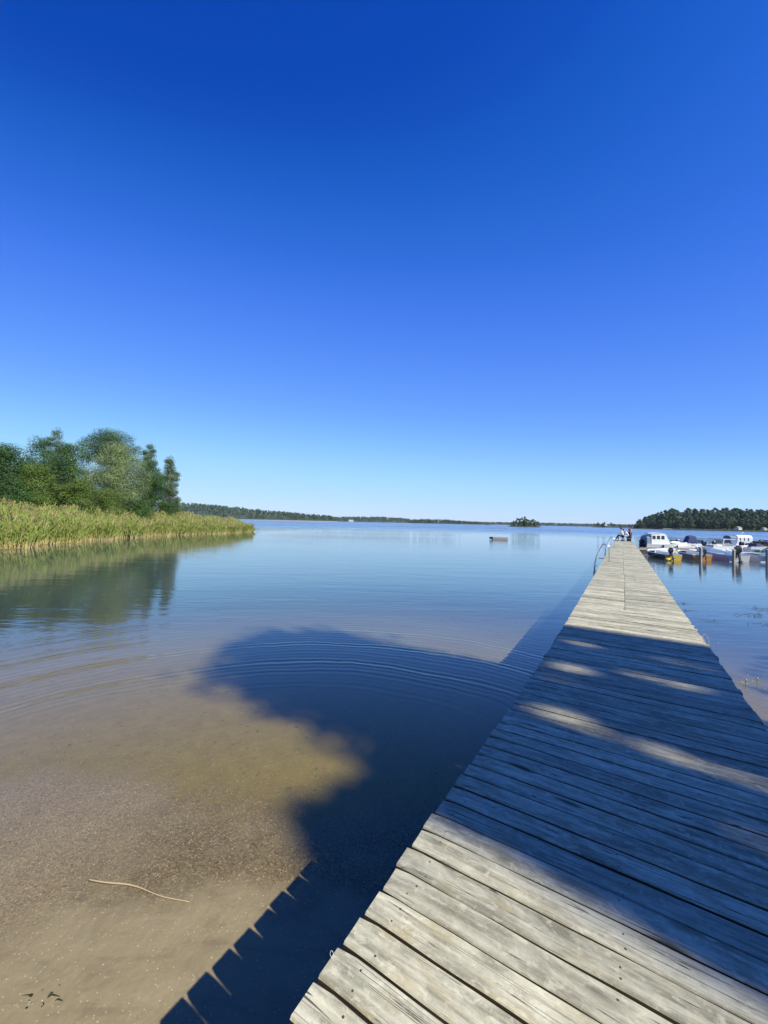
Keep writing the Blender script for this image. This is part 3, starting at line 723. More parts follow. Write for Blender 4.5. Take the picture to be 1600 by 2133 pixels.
def thwart(root, sec, t, L, mat):
    y = t*L; w = np.interp(y, [s_[0] for s_ in sec], [s_[1] for s_ in sec]); z = np.interp(y, [s_[0] for s_ in sec], [s_[3] for s_ in sec])
    MB().box((0, y, z-0.13), (2*w-0.12, 0.24, 0.035)).build('thwart', mat, root)
def windscreen(root, y, w, z, h, rake, glass=GLASS, frame=STEEL):
    """three panes with a frame; faces the bow (+y)"""
    a, b = (-w, y-0.35, z), (-w*0.72, y+0.12, z); c, d = (w*0.72, y+0.12, z), (w, y-0.35, z)
    up = lambda p: (p[0]*0.90, p[1]-rake, p[2]+h)
    pts = [a, b, c, d]
    g_ = MB()
    for p, q in zip(pts, pts[1:]): g_.add([p, q, up(q), up(p)], [(0, 1, 2, 3)])
    o = g_.build('windscreen', glass, root, smooth=False)
    fr = MB(); fr.tube([up(p) for p in pts], 0.016, 6); fr.tube(pts, 0.014, 6)
    for p in pts: fr.tube([p, up(p)], 0.014, 6)
    fr.build('frame', frame, o)
    return o
def boat(loc, bow, label, group='boats moored at the jetty'):
    """loc: middle of the stern at the waterline; bow: direction"""
    rz = math.atan2(-bow[0], bow[1]); root = empty('motor_boat', (*loc, 0), rz); tag(root, label, 'boat', group); return root

# near row, bows to the jetty, sterns towards the pier head
b = boat((19.2, 25.5), (1.5, 4.8), 'open boat with dark green hull and yellow stern next to the pier')
s_ = hull(b, 4.6, 1.12, 0.42, 0.10, (GREEN, OFFWHITE, WHITE), YELLOW, floor=0.14)
for t in (0.25, 0.55): thwart(b, s_, t, 4.6, WHITE)
outboard(b, -0.02, 0.40, R(-34), 0.85, x=-0.15)
MB().ball((-0.40, -0.28, 0.05), (0.20, 0.16, 0.14), 12, 8).build('fender', YELLOW, b)
MB().tube([(-0.62, 0.5, 0.42), (-0.95, 0.9, 0.2), (-1.6, 1.6, 0.12)], 0.012, 6).build('mooring_line', ROPE, b)
b = boat((21.55, 26.0), (2.2, 5.2), 'open boat with red brown hull and orange stern behind the first mooring post')
s_ = hull(b, 4.8, 1.2, 0.42, 0.12, (BROWN, OFFWHITE, WHITE), ORANGE, floor=0.12)
for t in (0.25, 0.55): thwart(b, s_, t, 4.8, OFFWHITE)
outboard(b, -0.02, 0.38, R(-30), 0.7, x=0.1)
b = boat((23.45, 25.4), (2.0, 5.9), 'grey boat with high white bow and pale blue inside between two mooring posts')
s_ = hull(b, 6.2, 1.35, 0.48, 0.85, (GREYHULL, PALEBLUE, WHITE), OFFWHITE, floor=0.14)
for t in (0.22, 0.5): thwart(b, s_, t, 6.2, PALEBLUE)
outboard(b, -0.02, 0.50, R(-18), 1.1, x=-0.1)
b = boat((25.65, 25.5), (1.6, 4.9), 'white boat with flat covered foredeck and grey hull side')
s_ = hull(b, 5.3, 1.55, 0.48, 0.40, (OFFWHITE, WHITE, WHITE), WHITE, cockpit=(0.03, 0.5), floor=0.2)
windscreen(b, 2.6, 0.55, 0.52, 0.22, 0.15)
outboard(b, -0.02, 0.48, R(-14), 1.05, GREYCANVAS, x=-0.15)
for q in (0.9, 1.9): MB().ball((-0.95, q*1.6, 0.3), (0.07, 0.07, 0.17), 8, 6).build('fender', DARKGREY, b)
b = boat((28.0, 26.0), (1.6, 4.9), 'teal boat at the right edge beside the last mooring post')
s_ = hull(b, 5.0, 1.7, 0.48, 0.3, (TEAL, OFFWHITE, TEAL), TEAL, floor=0.14)
for t in (0.25, 0.55): thwart(b, s_, t, 5.0, OFFWHITE)
outboard(b, -0.02, 0.46, R(-10), 1.0, BLACK)
# small open boats with bows tucked under the jetty, white
b = boat((22.4, 31.9), (0.85, 0.35), 'low white dinghy tied along the jetty behind the green boat')
s_ = hull(b, 2.7, 1.15, 0.36, 0.3, (WHITE, OFFWHITE, WHITE), None, floor=0.06)
thwart(b, s_, 0.4, 2.7, OFFWHITE)
b = boat((25.9, 32.1), (0.98, 0.1), 'second low white dinghy under the jetty with bare thwart')
s_ = hull(b, 2.9, 1.2, 0.38, 0.3, (WHITE, OFFWHITE, WHITE), None, floor=0.06)
thwart(b, s_, 0.45, 2.9, POSTWOOD)
b = boat((29.6, 31.6), (0.98, -0.1), 'white dinghy with dark bag under the right part of the jetty')
s_ = hull(b, 2.9, 1.2, 0.42, 0.3, (WHITE, OFFWHITE, WHITE), None, floor=0.06)
MB().ball((0.1, 1.0, 0.3), (0.3, 0.22, 0.18), 10, 7).build('bag', BLACK, b)

# far row behind the jetty
def cabin(root, y0, y1, w, z, h, mat=WHITE, n=3, nose=0.35, roof=True):
    """white wheelhouse with windows in the sides and a raked front"""
    cb = MB()
    prof = [(y0, z), (y1+nose, z), (y1+nose*0.8, z+h*0.42), (y1, z+h*0.93), (y1-0.15, z+h), (y0+0.05, z+h*0.97)]
    ring = lambda x, q: [(x*(1.0 if zz < z+h*0.5 else q), yy_, zz) for yy_, zz in prof]
    cb.loft([ring(-w, 0.9), ring(w, 0.9)], close=True, cap0=True, cap1=True)
    o = cb.build('cabin', mat, root, smooth=False)
    span = (y1 - y0)
    for sd in (-1, 1):
        for i in range(n):
            a = y0 + span*(0.08 + i*0.9/n); bb = a + span*0.9/n*0.72
            x = sd*(w*0.965+0.004)
            MB().add([(x*1.0, a, z+h*0.48), (x*1.0, bb, z+h*0.48), (x*0.945, bb, z+h*0.82), (x*0.945, a, z+h*0.82)], [(0, 1, 2, 3) if sd > 0 else (3, 2, 1, 0)]).build('window', WINDOWDARK, o, smooth=False)
    fx = w*0.82
    MB().add([(-fx, y1+nose*0.80+0.012, z+h*0.46), (fx, y1+nose*0.80+0.012, z+h*0.46), (fx*0.9, y1+0.05, z+h*0.88), (-fx*0.9, y1+0.05, z+h*0.88)], [(0, 1, 2, 3)]).build('windscreen', WINDOWDARK, o, smooth=False)
    if roof:
        MB().loft([[(-w*0.97, y0-0.08, z+h+0.0), (0, y0-0.08, z+h+0.07), (w*0.97, y0-0.08, z+h+0.0)], [(-w*0.97, (y0+y1)/2, z+h+0.04), (0, (y0+y1)/2, z+h+0.12), (w*0.97, (y0+y1)/2, z+h+0.04)], [(-w*0.9, y1, z+h+0.0), (0, y1, z+h+0.06), (w*0.9, y1, z+h+0.0)]]).build('roof', mat, o)
    return o
def canvas(root, y0, y1, w, z, h, mat, name='canopy', lean=0.12, bowed=0.08):
    m_ = MB(); rings = []
    for t in (0, 0.5, 1):
        y = y0 + (y1-y0)*t
        rings.append([(-w, y - lean*(1-t), z), (-w*0.93, y, z+h*0.75), (-w*0.6, y, z+h*(0.97+bowed*math.sin(t*math.pi))), (0, y, z+h*(1+bowed*math.sin(t*math.pi))), (w*0.6, y, z+h*(0.97+bowed*math.sin(t*math.pi))), (w*0.93, y, z+h*0.75), (w, y - lean*(1-t), z)])
    m_.loft(rings, cap0=True, cap1=True)
    return m_.build(name, mat, root)
b = boat((25.15, 37.3), (0.95, -0.12), 'white cabin boat with rounded wheelhouse roof and grey canvas over the stern')
s_ = hull(b, 3.9, 1.6, 0.64, 0.35, (WHITE, OFFWHITE, WHITE), NAVY, cockpit=(0.03, 0.25), floor=0.2)
cabin(b, 0.42, 1.72, 0.66, 0.60, 0.98)
canvas(b, 0.06, 0.40, 0.63, 0.58, 0.80, GREYCANVAS, lean=-0.0)
MB().tube([(0.2, 1.15, 1.66), (0.2, 1.15, 1.95)], 0.012, 6).build('antenna', STEEL, b)
MB().box((0, 2.75, 0.80), (0.75, 0.8, 0.16), taper=0.8).build('hatch', WHITE, b)
outboard(b, -0.02, 0.52, R(-10), 0.95)
MB().tube([(-0.6, 0.3, 0.9), (-0.9, -0.4, 1.0), (-1.3, -1.4, 1.05)], 0.010, 6).build('mooring_line', ROPE, b)
for q in (1.4, 2.6): MB().ball((0.78, q, 0.42), (0.07, 0.07, 0.15), 8, 6).build('fender', DARKGREY, b)
b = boat((30.8, 40.2), (0.95, -0.2), 'low white boat with navy folding hood over the seats')
s_ = hull(b, 4.6, 1.7, 0.60, 0.3, (WHITE, GREYHULL, OFFWHITE), None, cockpit=(0.03, 0.72), floor=0.2)
canvas(b, 0.80, 1.45, 0.46, 0.62, 0.74, NAVY, 'folding_hood', 0.22, 0.12)
windscreen(b, 2.5, 0.70, 0.60, 0.40, 0.25)
outboard(b, -0.02, 0.52, R(-25), 0.9)
b = boat((27.3, 36.9), (0.95, 0.2), 'low grey boat with raised black outboard behind the jetty')
s_ = hull(b, 3.6, 1.5, 0.5, 0.3, (OFFWHITE, GREYHULL, WHITE), None, floor=0.15)
thwart(b, s_, 0.4, 3.6, POSTWOOD); outboard(b, 0.35, 0.45, R(-65), 0.95)
b = boat((30.6, 36.6), (0.98, 0.12), 'white bowrider with framed windscreen and pale arch')
s_ = hull(b, 4.9, 1.9, 0.64, 0.3, (WHITE, OFFWHITE, WHITE), None, cockpit=(0.03, 0.6), floor=0.2)
windscreen(b, 2.55, 0.85, 0.66, 0.52, 0.45)
ar = MB(); ar.tube([(-0.82, 0.9, 0.58), (-0.80, 1.1, 1.16), (-0.6, 1.15, 1.24), (0.6, 1.15, 1.24), (0.80, 1.1, 1.16), (0.82, 0.9, 0.58)], 0.05, 8); ar.build('arch', OFFWHITE, b)
MB().box((0, 1.75, 1.20), (1.5, 1.3, 0.05)).build('sun_top', LILAC, b)
outboard(b, -0.02, 0.54, R(-8), 0.95)
b = boat((37.0, 41.6), (0.95, -0.22), 'tall white canvas topped cabin boat with one round lamp on its roof')
s_ = hull(b, 4.4, 1.8, 0.68, 0.3, (WHITE, OFFWHITE, WHITE), None, cockpit=(0.03, 0.3), floor=0.2)
canvas(b, 0.72, 2.05, 0.72, 0.60, 0.96, WHITE, 'canvas_top', 0.1, 0.03)
canvas(b, 0.1, 0.70, 0.71, 0.60, 0.88, GREYCANVAS, 'stern_cover', -0.0, 0.02)
for i in range(3): MB().box((0.700, 0.95+i*0.36, 1.12), (0.012, 0.06, 0.30)).build('window_slit', WINDOWDARK, b)
MB().tube([(0, 1.5, 1.57), (0, 1.5, 1.72)], 0.02, 6).build('lamp_stem', STEEL, b); MB().ball((0, 1.5, 1.80), 0.085, 10, 7).build('roof_lamp', OFFWHITE, b)
b = boat((33.9, 36.3), (0.98, 0.05), 'white boat with dark tinted windscreen in front of the canvas topped cabin boat')
s_ = hull(b, 4.4, 1.8, 0.62, 0.3, (WHITE, OFFWHITE, WHITE), None, cockpit=(0.03, 0.62), floor=0.2)
windscreen(b, 2.3, 0.8, 0.64, 0.42, 0.3, WINDOWDARK)
MB().box((0, 1.0, 0.7), (1.2, 0.5, 0.35), taper=0.85).build('seat', NAVY, b)
outboard(b, -0.02, 0.54, R(-12), 0.95)
b = boat((38.6, 39.2), (0.98, 0.02), 'boat under a pale lilac cover beyond the end of the jetty')
s_ = hull(b, 4.8, 1.9, 0.64, 0.3, (WHITE, OFFWHITE, WHITE), None, cockpit=(0.03, 0.5), floor=0.2)
canvas(b, 0.4, 2.7, 0.85, 0.62, 0.55, LILAC, 'boat_cover', 0.3, 0.25)
outboard(b, -0.02, 0.56, R(-14), 1.1)
b = boat((35.2, 34.6), (0.98, -0.1), 'white boat with blue seats and red fender at the jetty end')
s_ = hull(b, 4.6, 1.8, 0.66, 0.35, (WHITE, OFFWHITE, WHITE), None, cockpit=(0.03, 0.7), floor=0.2)
MB().box((0, 1.2, 0.62), (1.2, 0.5, 0.4), taper=0.85).build('seat', NAVY, b)
MB().ball((-0.95, 1.0, 0.35), (0.09, 0.09, 0.2), 8, 6).build('fender', REDPLAST, b)
windscreen(b, 2.6, 0.75, 0.68, 0.35, 0.25)
outboard(b, -0.02, 0.52, R(-10), 0.95)
for q_, (loc_, lab_, mt_, bc_) in enumerate([((28.9, 38.7), 'low white open boat with raised outboard between the cabin boat and the navy hood', R(-50), BLACK), ((33.7, 39.1), 'low white open boat with grey thwarts behind the framed windscreen', R(-20), BLACK),
        ((36.3, 37.9), 'low white open boat half hidden under the canvas topped cabin boat', R(-35), GREYCANVAS), ((39.4, 36.6), 'low white open boat farthest right in the far row', R(-15), BLACK)]):
    b = boat(loc_, (0.96, -0.12 + 0.05*q_), lab_)
    s_ = hull(b, 3.7, 1.45, 0.50, 0.35, (WHITE, (OFFWHITE, GREYHULL, PALEBLUE, OFFWHITE)[q_], WHITE), None, floor=0.14)
    for t in (0.25, 0.55): thwart(b, s_, t, 3.7, POSTWOOD)
    outboard(b, -0.02, 0.44, mt_, 0.9, bc_)
    MB().tube([(0.5, 2.6, 0.58), (0.3, 3.2, 0.92), (-0.3, 3.2, 0.92), (-0.5, 2.6, 0.58)], 0.018, 6).build('bow_rail', STEEL, b)
# white pipe frame standing in the water between pier and green boat
pf = empty('pipe_frame', (19.55, 27.6, 0), R(30)); tag(pf, 'bent white pipe frame in the water between the pier and the green boat', 'mooring frame')
MB().tube([(-0.15, 0, -0.8), (-0.15, 0, 0.62), (-0.12, 0, 0.66)], 0.035, 8).build('upright', WHITE, pf)
MB().tube([(-0.15, 0.0, 0.2), (0.1, 0, 0.16), (0.55, 0, 0.15), (0.6, 0, 0.05), (0.3, 0, -0.1)], 0.035, 8).build('arm', WHITE, pf)

# ------------------------------------------------------------------ leaves and trees
def leaves(n, clumps, size, seed, flat=0.0, droop=0.0):
    """leaf-sized quads spread through clump ellipsoids (cx,cy,cz,rx,ry,rz,weight)"""
    rg = np.random.default_rng(seed); cl = np.array(clumps, float); w = cl[:, 6]/cl[:, 6].sum()
    k_ = rg.choice(len(cl), n, p=w)
    d = rg.normal(size=(n, 3)); d /= np.linalg.norm(d, axis=1)[:, None]
    rad = rg.random(n)**0.42
    p = cl[k_, :3] + d*cl[k_, 3:6]*rad[:, None]
    nr = d + rg.normal(size=(n, 3))*0.30; nr[:, 2] += 0.28; nr /= np.linalg.norm(nr, axis=1)[:, None]
    t = np.cross(nr, rg.normal(size=(n, 3))); t /= np.linalg.norm(t, axis=1)[:, None] + 1e-9
    if droop: t[:, 2] -= droop; t /= np.linalg.norm(t, axis=1)[:, None]
    u = np.cross(nr, t); sz = size*rg.uniform(0.6, 1.35, n)[:, None]
    a = 1.0 if not droop else 1.5
    q = np.stack([p - t*sz*a*0.5, p + u*sz*0.33, p + t*sz*a*0.5, p - u*sz*0.33], 1)
    kr = rg.random(len(cl))
    rnd = np.clip(0.25*rg.random(n) + 0.75*kr[k_], 0, 1)
    return q.reshape(-1, 3), rnd
def clump_crown(h, z0, rx, ry, n, seed, shape='round', cs=0.34):
    """clump centres over an uneven envelope"""
    rg = np.random.default_rng(seed); out = []
    for i in range(n):
        u = rg.uniform(-1, 1); a = rg.uniform(0, 2*math.pi); r = math.sqrt(max(0, 1-u*u))*rg.uniform(0.45, 1.0)
        t = (u+1)/2
        if shape == 'cone': f = (1-t)**0.8 + 0.08; r = rg.uniform(0.2, 1.0)*f
        elif shape == 'tall': r *= 0.75 + 0.25*math.sin(t*math.pi)
        elif shape == 'flat': t = 0.45 + 0.55*t; r = rg.uniform(0.1, 1.0)*math.sqrt(max(0.05, 1-(2*t-1.45)**2*1.2))
        elif shape == 'bush': t = t*0.95; r = rg.uniform(0.3, 1.0)*math.sqrt(max(0.05, 1-t*t))
        z = z0 + (h-z0)*t*0.93
        s_ = cs*rg.uniform(0.65, 1.35)*min(rx, ry)
        out.append((math.cos(a)*r*rx, math.sin(a)*r*ry, z, s_, s_, s_*0.72, s_**2))
    return out
def branches(mb, h, z0, clumps, r0, seed, lean=(0, 0), nb=10, trunk_top=0.85):
    rg = random.Random(seed); pts = []; rr = []
    for i in range(7):
        t = i/6; pts.append((lean[0]*t + rg.gauss(0, 0.05)*t, lean[1]*t + rg.gauss(0, 0.05)*t, -0.2 + (h*trunk_top+0.2)*t)); rr.append(r0*(1-0.85*t)*(1.25 if i == 0 else 1))
    mb.tube(pts, rr, 8)
    for c in rg.sample(clumps, min(nb, len(clumps))):
        zt = max(z0*0.6, min(h*trunk_top*0.95, c[2] - 0.5*math.hypot(c[0], c[1]))); t = zt/(h*trunk_top)
        a = Vector((lean[0]*t, lean[1]*t, zt)); e = Vector(c[:3]); m_ = (a+e)/2 + Vector((0, 0, 0.12*(e-a).length))
        mb.tube([a, m_, e], [r0*0.42*(1-t*0.6), r0*0.25*(1-t*0.5), r0*0.07], 6)
def tree(name, loc, h, z0, rx, ry, nleaf, size, mat, bark, label, cat, group, seed, shape='round', nc=26, cs=0.34, droop=0.0, r0=None, lean=(0, 0)):
    z_ = float(ground_h(np.array(float(loc[0])), np.array(float(loc[1])))) if len(loc) < 3 else loc[2]
    root = empty(name, (loc[0], loc[1], z_), random.uniform(0, 6.28)); tag(root, label, cat, group)
    cl = clump_crown(h, z0, rx, ry, nc, seed, shape, cs)
    if shape in ('round', 'bush'):                                  # inner mass so that the crown closes
        for q_ in range(9):
            t_ = (q_+0.5)/9; w_ = math.sqrt(max(0.08, 1-(2*t_-0.95)**2)) if shape == 'round' else math.sqrt(max(0.1, 1-(t_*0.98)**2))
            cl.append((0, 0, z0+(h-z0)*t_*0.9, rx*w_*0.88, ry*w_*0.88, (h-z0)*0.12, (rx*w_)**2*0.95))
    elif shape == 'flat':
        for q_ in range(5):
            t_ = 0.5 + 0.42*q_/4; w_ = math.sqrt(max(0.1, 1-(2*t_-1.3)**2*1.6))
            cl.append((0, 0, z0+(h-z0)*t_, rx*w_*0.85, ry*w_*0.85, (h-z0)*0.10, (rx*w_)**2*0.9))
    elif shape in ('tall', 'cone'):
        for q_ in range(9):
            t_ = (q_+0.5)/9; w_ = 0.32+0.68*math.sin((t_*0.80+0.14)*math.pi)
            cl.append((0, 0, z0+(h-z0)*t_*0.95, rx*w_*0.8, ry*w_*0.8, (h-z0)*0.10, (rx*w_)**2*0.8))
    cl = [(c[0]+lean[0]*c[2]/h, c[1]+lean[1]*c[2]/h) + c[2:] for c in cl]
    q, rnd = leaves(int(nleaf*(5.4 if group != NS else 1.0)), cl, size*(0.50 if group != NS else 1.0), seed+1, droop=droop)
    link(bpy.data.objects.new('crown', np_mesh('crown', q, None, 4, mat, rnd)), root)
    tb = MB(); branches(tb, h, z0, cl, r0 or h*0.016, seed, lean); tb.build('trunk', bark, root)
    return root
NS = 'added unseen trees on the near shore'; GL = 'trees on the left bank'
def at_left(px, dpt): return ((px-800)/801*dpt, dpt)
LT = [
 ('alder_tree', 2, 36, 8.2, 0.6, 2.99, 7000, L_ALDER, BARK, 'dark green alder at the left edge of the picture', 'round', 0.22, 0.36, 0),
 ('alder_tree', 88, 47, 11.3, 1.0, 3.10, 7000, L_ALDER, BARK, 'dark alder with rounded top in front of the tall thin birch', 'round', 0.24, 0.36, 0),
 ('birch_tree', 113, 52, 13.6, 2.5, 1.72, 2600, L_BIRCH, BIRCHBARK, 'thin pale birch rising above the dark alder', 'tall', 0.20, 0.30, 0.8),
 ('oak_tree', 146, 44, 10.2, 0.8, 2.88, 7000, L_OAK, BARK, 'dark oak between the alder and the pine', 'round', 0.24, 0.34, 0),
 ('sallow_bush', 78, 36, 6.7, 0.2, 2.53, 7500, L_OLIVE, BARK, 'big olive green sallow bush standing in front of the alder', 'bush', 0.17, 0.36, 0.3),
 ('pine_tree', 226, 56, 14.2, 5.5, 4.02, 6500, L_PINE, PINEBARK, 'broad topped dark pine rising behind the pale willow', 'flat', 0.26, 0.28, 0),
 ('willow_tree', 244, 45, 10.3, 0.8, 3.79, 11000, L_WILLOW, BARK, 'large pale grey green willow in the middle of the left bank', 'round', 0.19, 0.30, 0.6),
 ('sallow_bush', 172, 38, 5.8, 0.2, 2.18, 5500, L_OLIVE, BARK, 'olive sallow bush at the foot of the dark oak', 'bush', 0.17, 0.36, 0.3),
 ('sallow_bush', 222, 41, 5.0, 0.2, 2.42, 5000, L_OLIVE, BARK, 'low olive bush at the foot of the pale willow', 'bush', 0.17, 0.36, 0.3),
 ('birch_tree', 309, 58, 13.0, 2.5, 1.72, 2800, L_BIRCH, BIRCHBARK, 'slender birch with open top between the willow and the last birch', 'tall', 0.20, 0.30, 0.8),
 ('alder_tree', 312, 51, 9.6, 0.6, 2.30, 6000, L_ALDER, BARK, 'dark alder under the slender birch', 'round', 0.22, 0.34, 0),
 ('birch_tree', 351, 55, 10.6, 0.6, 1.67, 5200, L_BIRCH, BIRCHBARK, 'last birch of the left bank with hanging twigs, next to the open lake', 'tall', 0.18, 0.30, 0.8),
 ('alder_tree', 20, 33, 5.0, 0.2, 2.30, 5000, L_ALDER, BARK, 'low dark alder scrub behind the reeds at the left edge', 'bush', 0.2, 0.36, 0),
 ('alder_tree', 285, 45, 4.6, 0.2, 2.18, 4500, L_ALDER, BARK, 'low dark alder scrub to the right of the willow foot', 'bush', 0.2, 0.36, 0),
 ('alder_tree', 128, 38, 5.0, 0.2, 2.18, 4500, L_OAK, BARK, 'low dark scrub between the two olive sallow bushes', 'bush', 0.2, 0.36, 0),
 ('sallow_bush', 374, 62, 3.3, 0.2, 1.72, 2200, L_OLIVE, BARK, 'small round bush beside the last birch', 'bush', 0.18, 0.36, 0.3),
 ('alder_tree', 255, 48, 6.0, 0.2, 2.53, 4500, L_OAK, BARK, 'dark scrub directly behind the willow foot', 'bush', 0.22, 0.36, 0),
 ('alder_tree', 345, 51, 4.2, 0.2, 1.84, 3200, L_ALDER, BARK, 'low dark scrub at the foot of the last birch', 'bush', 0.2, 0.36, 0),
 ('alder_tree', -50, 36, 9.0, 0.6, 3.22, 6000, L_ALDER, BARK, 'dark alder just outside the left edge', 'round', 0.24, 0.36, 0),
]
for i, (nm, px_, dp, h_, z0_, r_, nl, mt, bk, lab, shp, sz, cs, dr) in enumerate(LT):
    tree(nm, at_left(px_, dp), h_, z0_, r_, r_*0.95, nl, sz, mt, bk, lab, 'bush' if 'bush' in nm else 'tree', GL, 100+i*7, shp, 46, cs, dr)

# ------------------------------------------------------------------ reeds
def reeds(n, seed):
    rg = np.random.default_rng(seed)
    y = 12 + rg.random(n)**0.82*(68.5-12); sx = np.interp(y, SH_Y, SH_X)
    back = np.interp(y, [12, 30, 50, 58, 68.5], [7, 7, 6, 4.5, 1.6])
    off = rg.random(n)**1.35*back
    edge = 0.55*np.sin(y*1.3) + 0.35*np.sin(y*3.1+1)
    x = sx - off + np.where(off < 2, edge, edge*0.4)
    base = np.minimum(ground_h(x, y), 0.3); base = np.maximum(base, -0.35)
    hgt = np.interp(y, [12, 25, 45, 55, 64, 68.5], [2.75, 2.65, 2.45, 2.35, 2.1, 1.1])*rg.uniform(0.70, 1.08, n)*(1 + 0.10*np.sin(x*1.7 + 1.1*np.sin(y*0.9)) + 0.07*np.sin(y*2.3 + x))*np.interp(off, [0, 1.2, 3], [0.82, 0.95, 1.0])
    az = rg.normal(0.4, 0.8, n); ln = np.abs(rg.normal(0.10, 0.12, n)) + (rg.random(n) < 0.12)*rg.uniform(0, 0.45, n)
    ln = np.where(off < 0.7, ln + np.abs(rg.normal(0, 0.12, n)), ln)
    dx, dy = np.cos(az)*ln, np.sin(az)*ln*0.7
    P0 = np.stack([x, y, base], 1); P1 = P0 + np.stack([dx*0.35*hgt, dy*0.35*hgt, 0.55*hgt], 1); P2 = P0 + np.stack([dx*hgt, dy*hgt, hgt*(1-0.3*ln)], 1)
    sw = rg.uniform(0.010, 0.019, n)[:, None]; wd = np.stack([np.full(n, 0.75), np.full(n, 0.66), np.zeros(n)], 1)*sw
    V, T = [], []
    straw = np.array([0.46, 0.38, 0.18]); green = np.array([0.175, 0.225, 0.052]); plume = np.array([0.30, 0.235, 0.13]); yel = np.array([0.225, 0.24, 0.075])
    g = rg.random(n)[:, None]; dryness = (rg.random(n)[:, None] < np.interp(y, [12, 30, 42, 66], [0.25, 0.32, 0.55, 0.55])[:, None])
    gc = np.where(dryness, yel*(0.7+0.6*g), green*(0.6+0.9*g)); stc = straw*(0.7+0.5*g)
    def quad(a, b, wa, wb, ca, cb):
        V.append(np.stack([a-wa, a+wa, b+wb, b-wb], 1)); T.append(np.stack([ca, ca, cb, cb], 1))
    zf = 0.28
    Pm = P0 + (P1-P0)*zf/0.55
    quad(P0, Pm, wd, wd, stc, stc); quad(Pm, P1, wd, wd*0.9, stc*0.5+gc*0.5, gc); quad(P1, P2, wd*0.9, wd*0.5, gc, gc)
    for k_ in range(6):
        t = rg.uniform(0.22, 0.95, n)[:, None]; a = np.where(t < 0.55, P0+(P1-P0)*t/0.55, P1+(P2-P1)*(t-0.55)/0.45)
        la = rg.uniform(0, 6.28, n); ll = rg.uniform(0.28, 0.55, n)[:, None]
        dr = np.stack([np.cos(la), np.sin(la), rg.uniform(0.9, 2.4, n)], 1); dr /= np.linalg.norm(dr, axis=1)[:, None]
        m_ = a + dr*ll*0.55; e = a + dr*ll + np.array([0, 0, -0.10])*rg.random(n)[:, None]
        wl = np.stack([np.full(n, 0.016), np.full(n, 0.010), np.zeros(n)], 1)*rg.uniform(0.7, 1.3, n)[:, None]
        cc = gc*(0.75+0.5*rg.random(n)[:, None])
        quad(a, m_, wl*0.6, wl, cc, cc); quad(m_, e, wl, wl*0.1, cc, cc*1.1)
    pm = rg.random(n) < 0.30; q = P2[pm]; k_ = pm.sum()
    for rep in range(3):
        tip = q + np.stack([rg.normal(0.09, 0.06, k_), rg.normal(0, 0.06, k_), rg.uniform(0.05, 0.22, k_)], 1)
        b0 = q + (P1[pm]-q)*0.09
        ww = np.stack([np.full(k_, 0.022), np.full(k_, 0.016), np.zeros(k_)], 1); pc = plume*(0.7+0.6*rg.random(k_)[:, None])
        mm = (b0+tip)/2
        V.append(np.stack([b0, mm+ww, tip, mm-ww], 1)); T.append(np.stack([pc]*4, 1))
    return np.concatenate(V).reshape(-1, 3), np.concatenate(T).reshape(-1, 3)*1.28
V_, T_ = reeds(12500, 5)
ro = link(bpy.data.objects.new('reeds', np_mesh('reeds', V_, None, 4, REED, tint=T_)))
tag(ro, 'dense green and straw coloured reed bed along the left bank', 'reeds', kind='stuff')
# mat of floating weed along the foot of the reeds
rg = np.random.default_rng(3); n = 9000
yv = 10 + rg.random(n)*50; xv = np.interp(yv, SH_Y, SH_X) + rg.gamma(1.6, 0.28, n)*np.interp(yv, [10, 24, 40, 60], [1.4, 1.1, 0.6, 0.3])*(0.6+0.5*np.sin(yv*0.9)) + 0.4*np.sin(yv*1.3) - 0.5
a = rg.random(n)*6.28; sz = rg.uniform(0.03, 0.10, n)
q = np.stack([np.stack([xv + np.cos(a+k_*1.57)*sz, yv + np.sin(a+k_*1.57)*sz, 0.004 + 0.004*rg.random(n)], 1) for k_ in range(4)], 1).reshape(-1, 3)
fo = link(bpy.data.objects.new('floating_weed', np_mesh('floating_weed', q, None, 4, LILYLEAF, rg.random(n))))
tag(fo, 'yellow green mat of floating weed along the foot of the reeds', 'weed', kind='stuff')

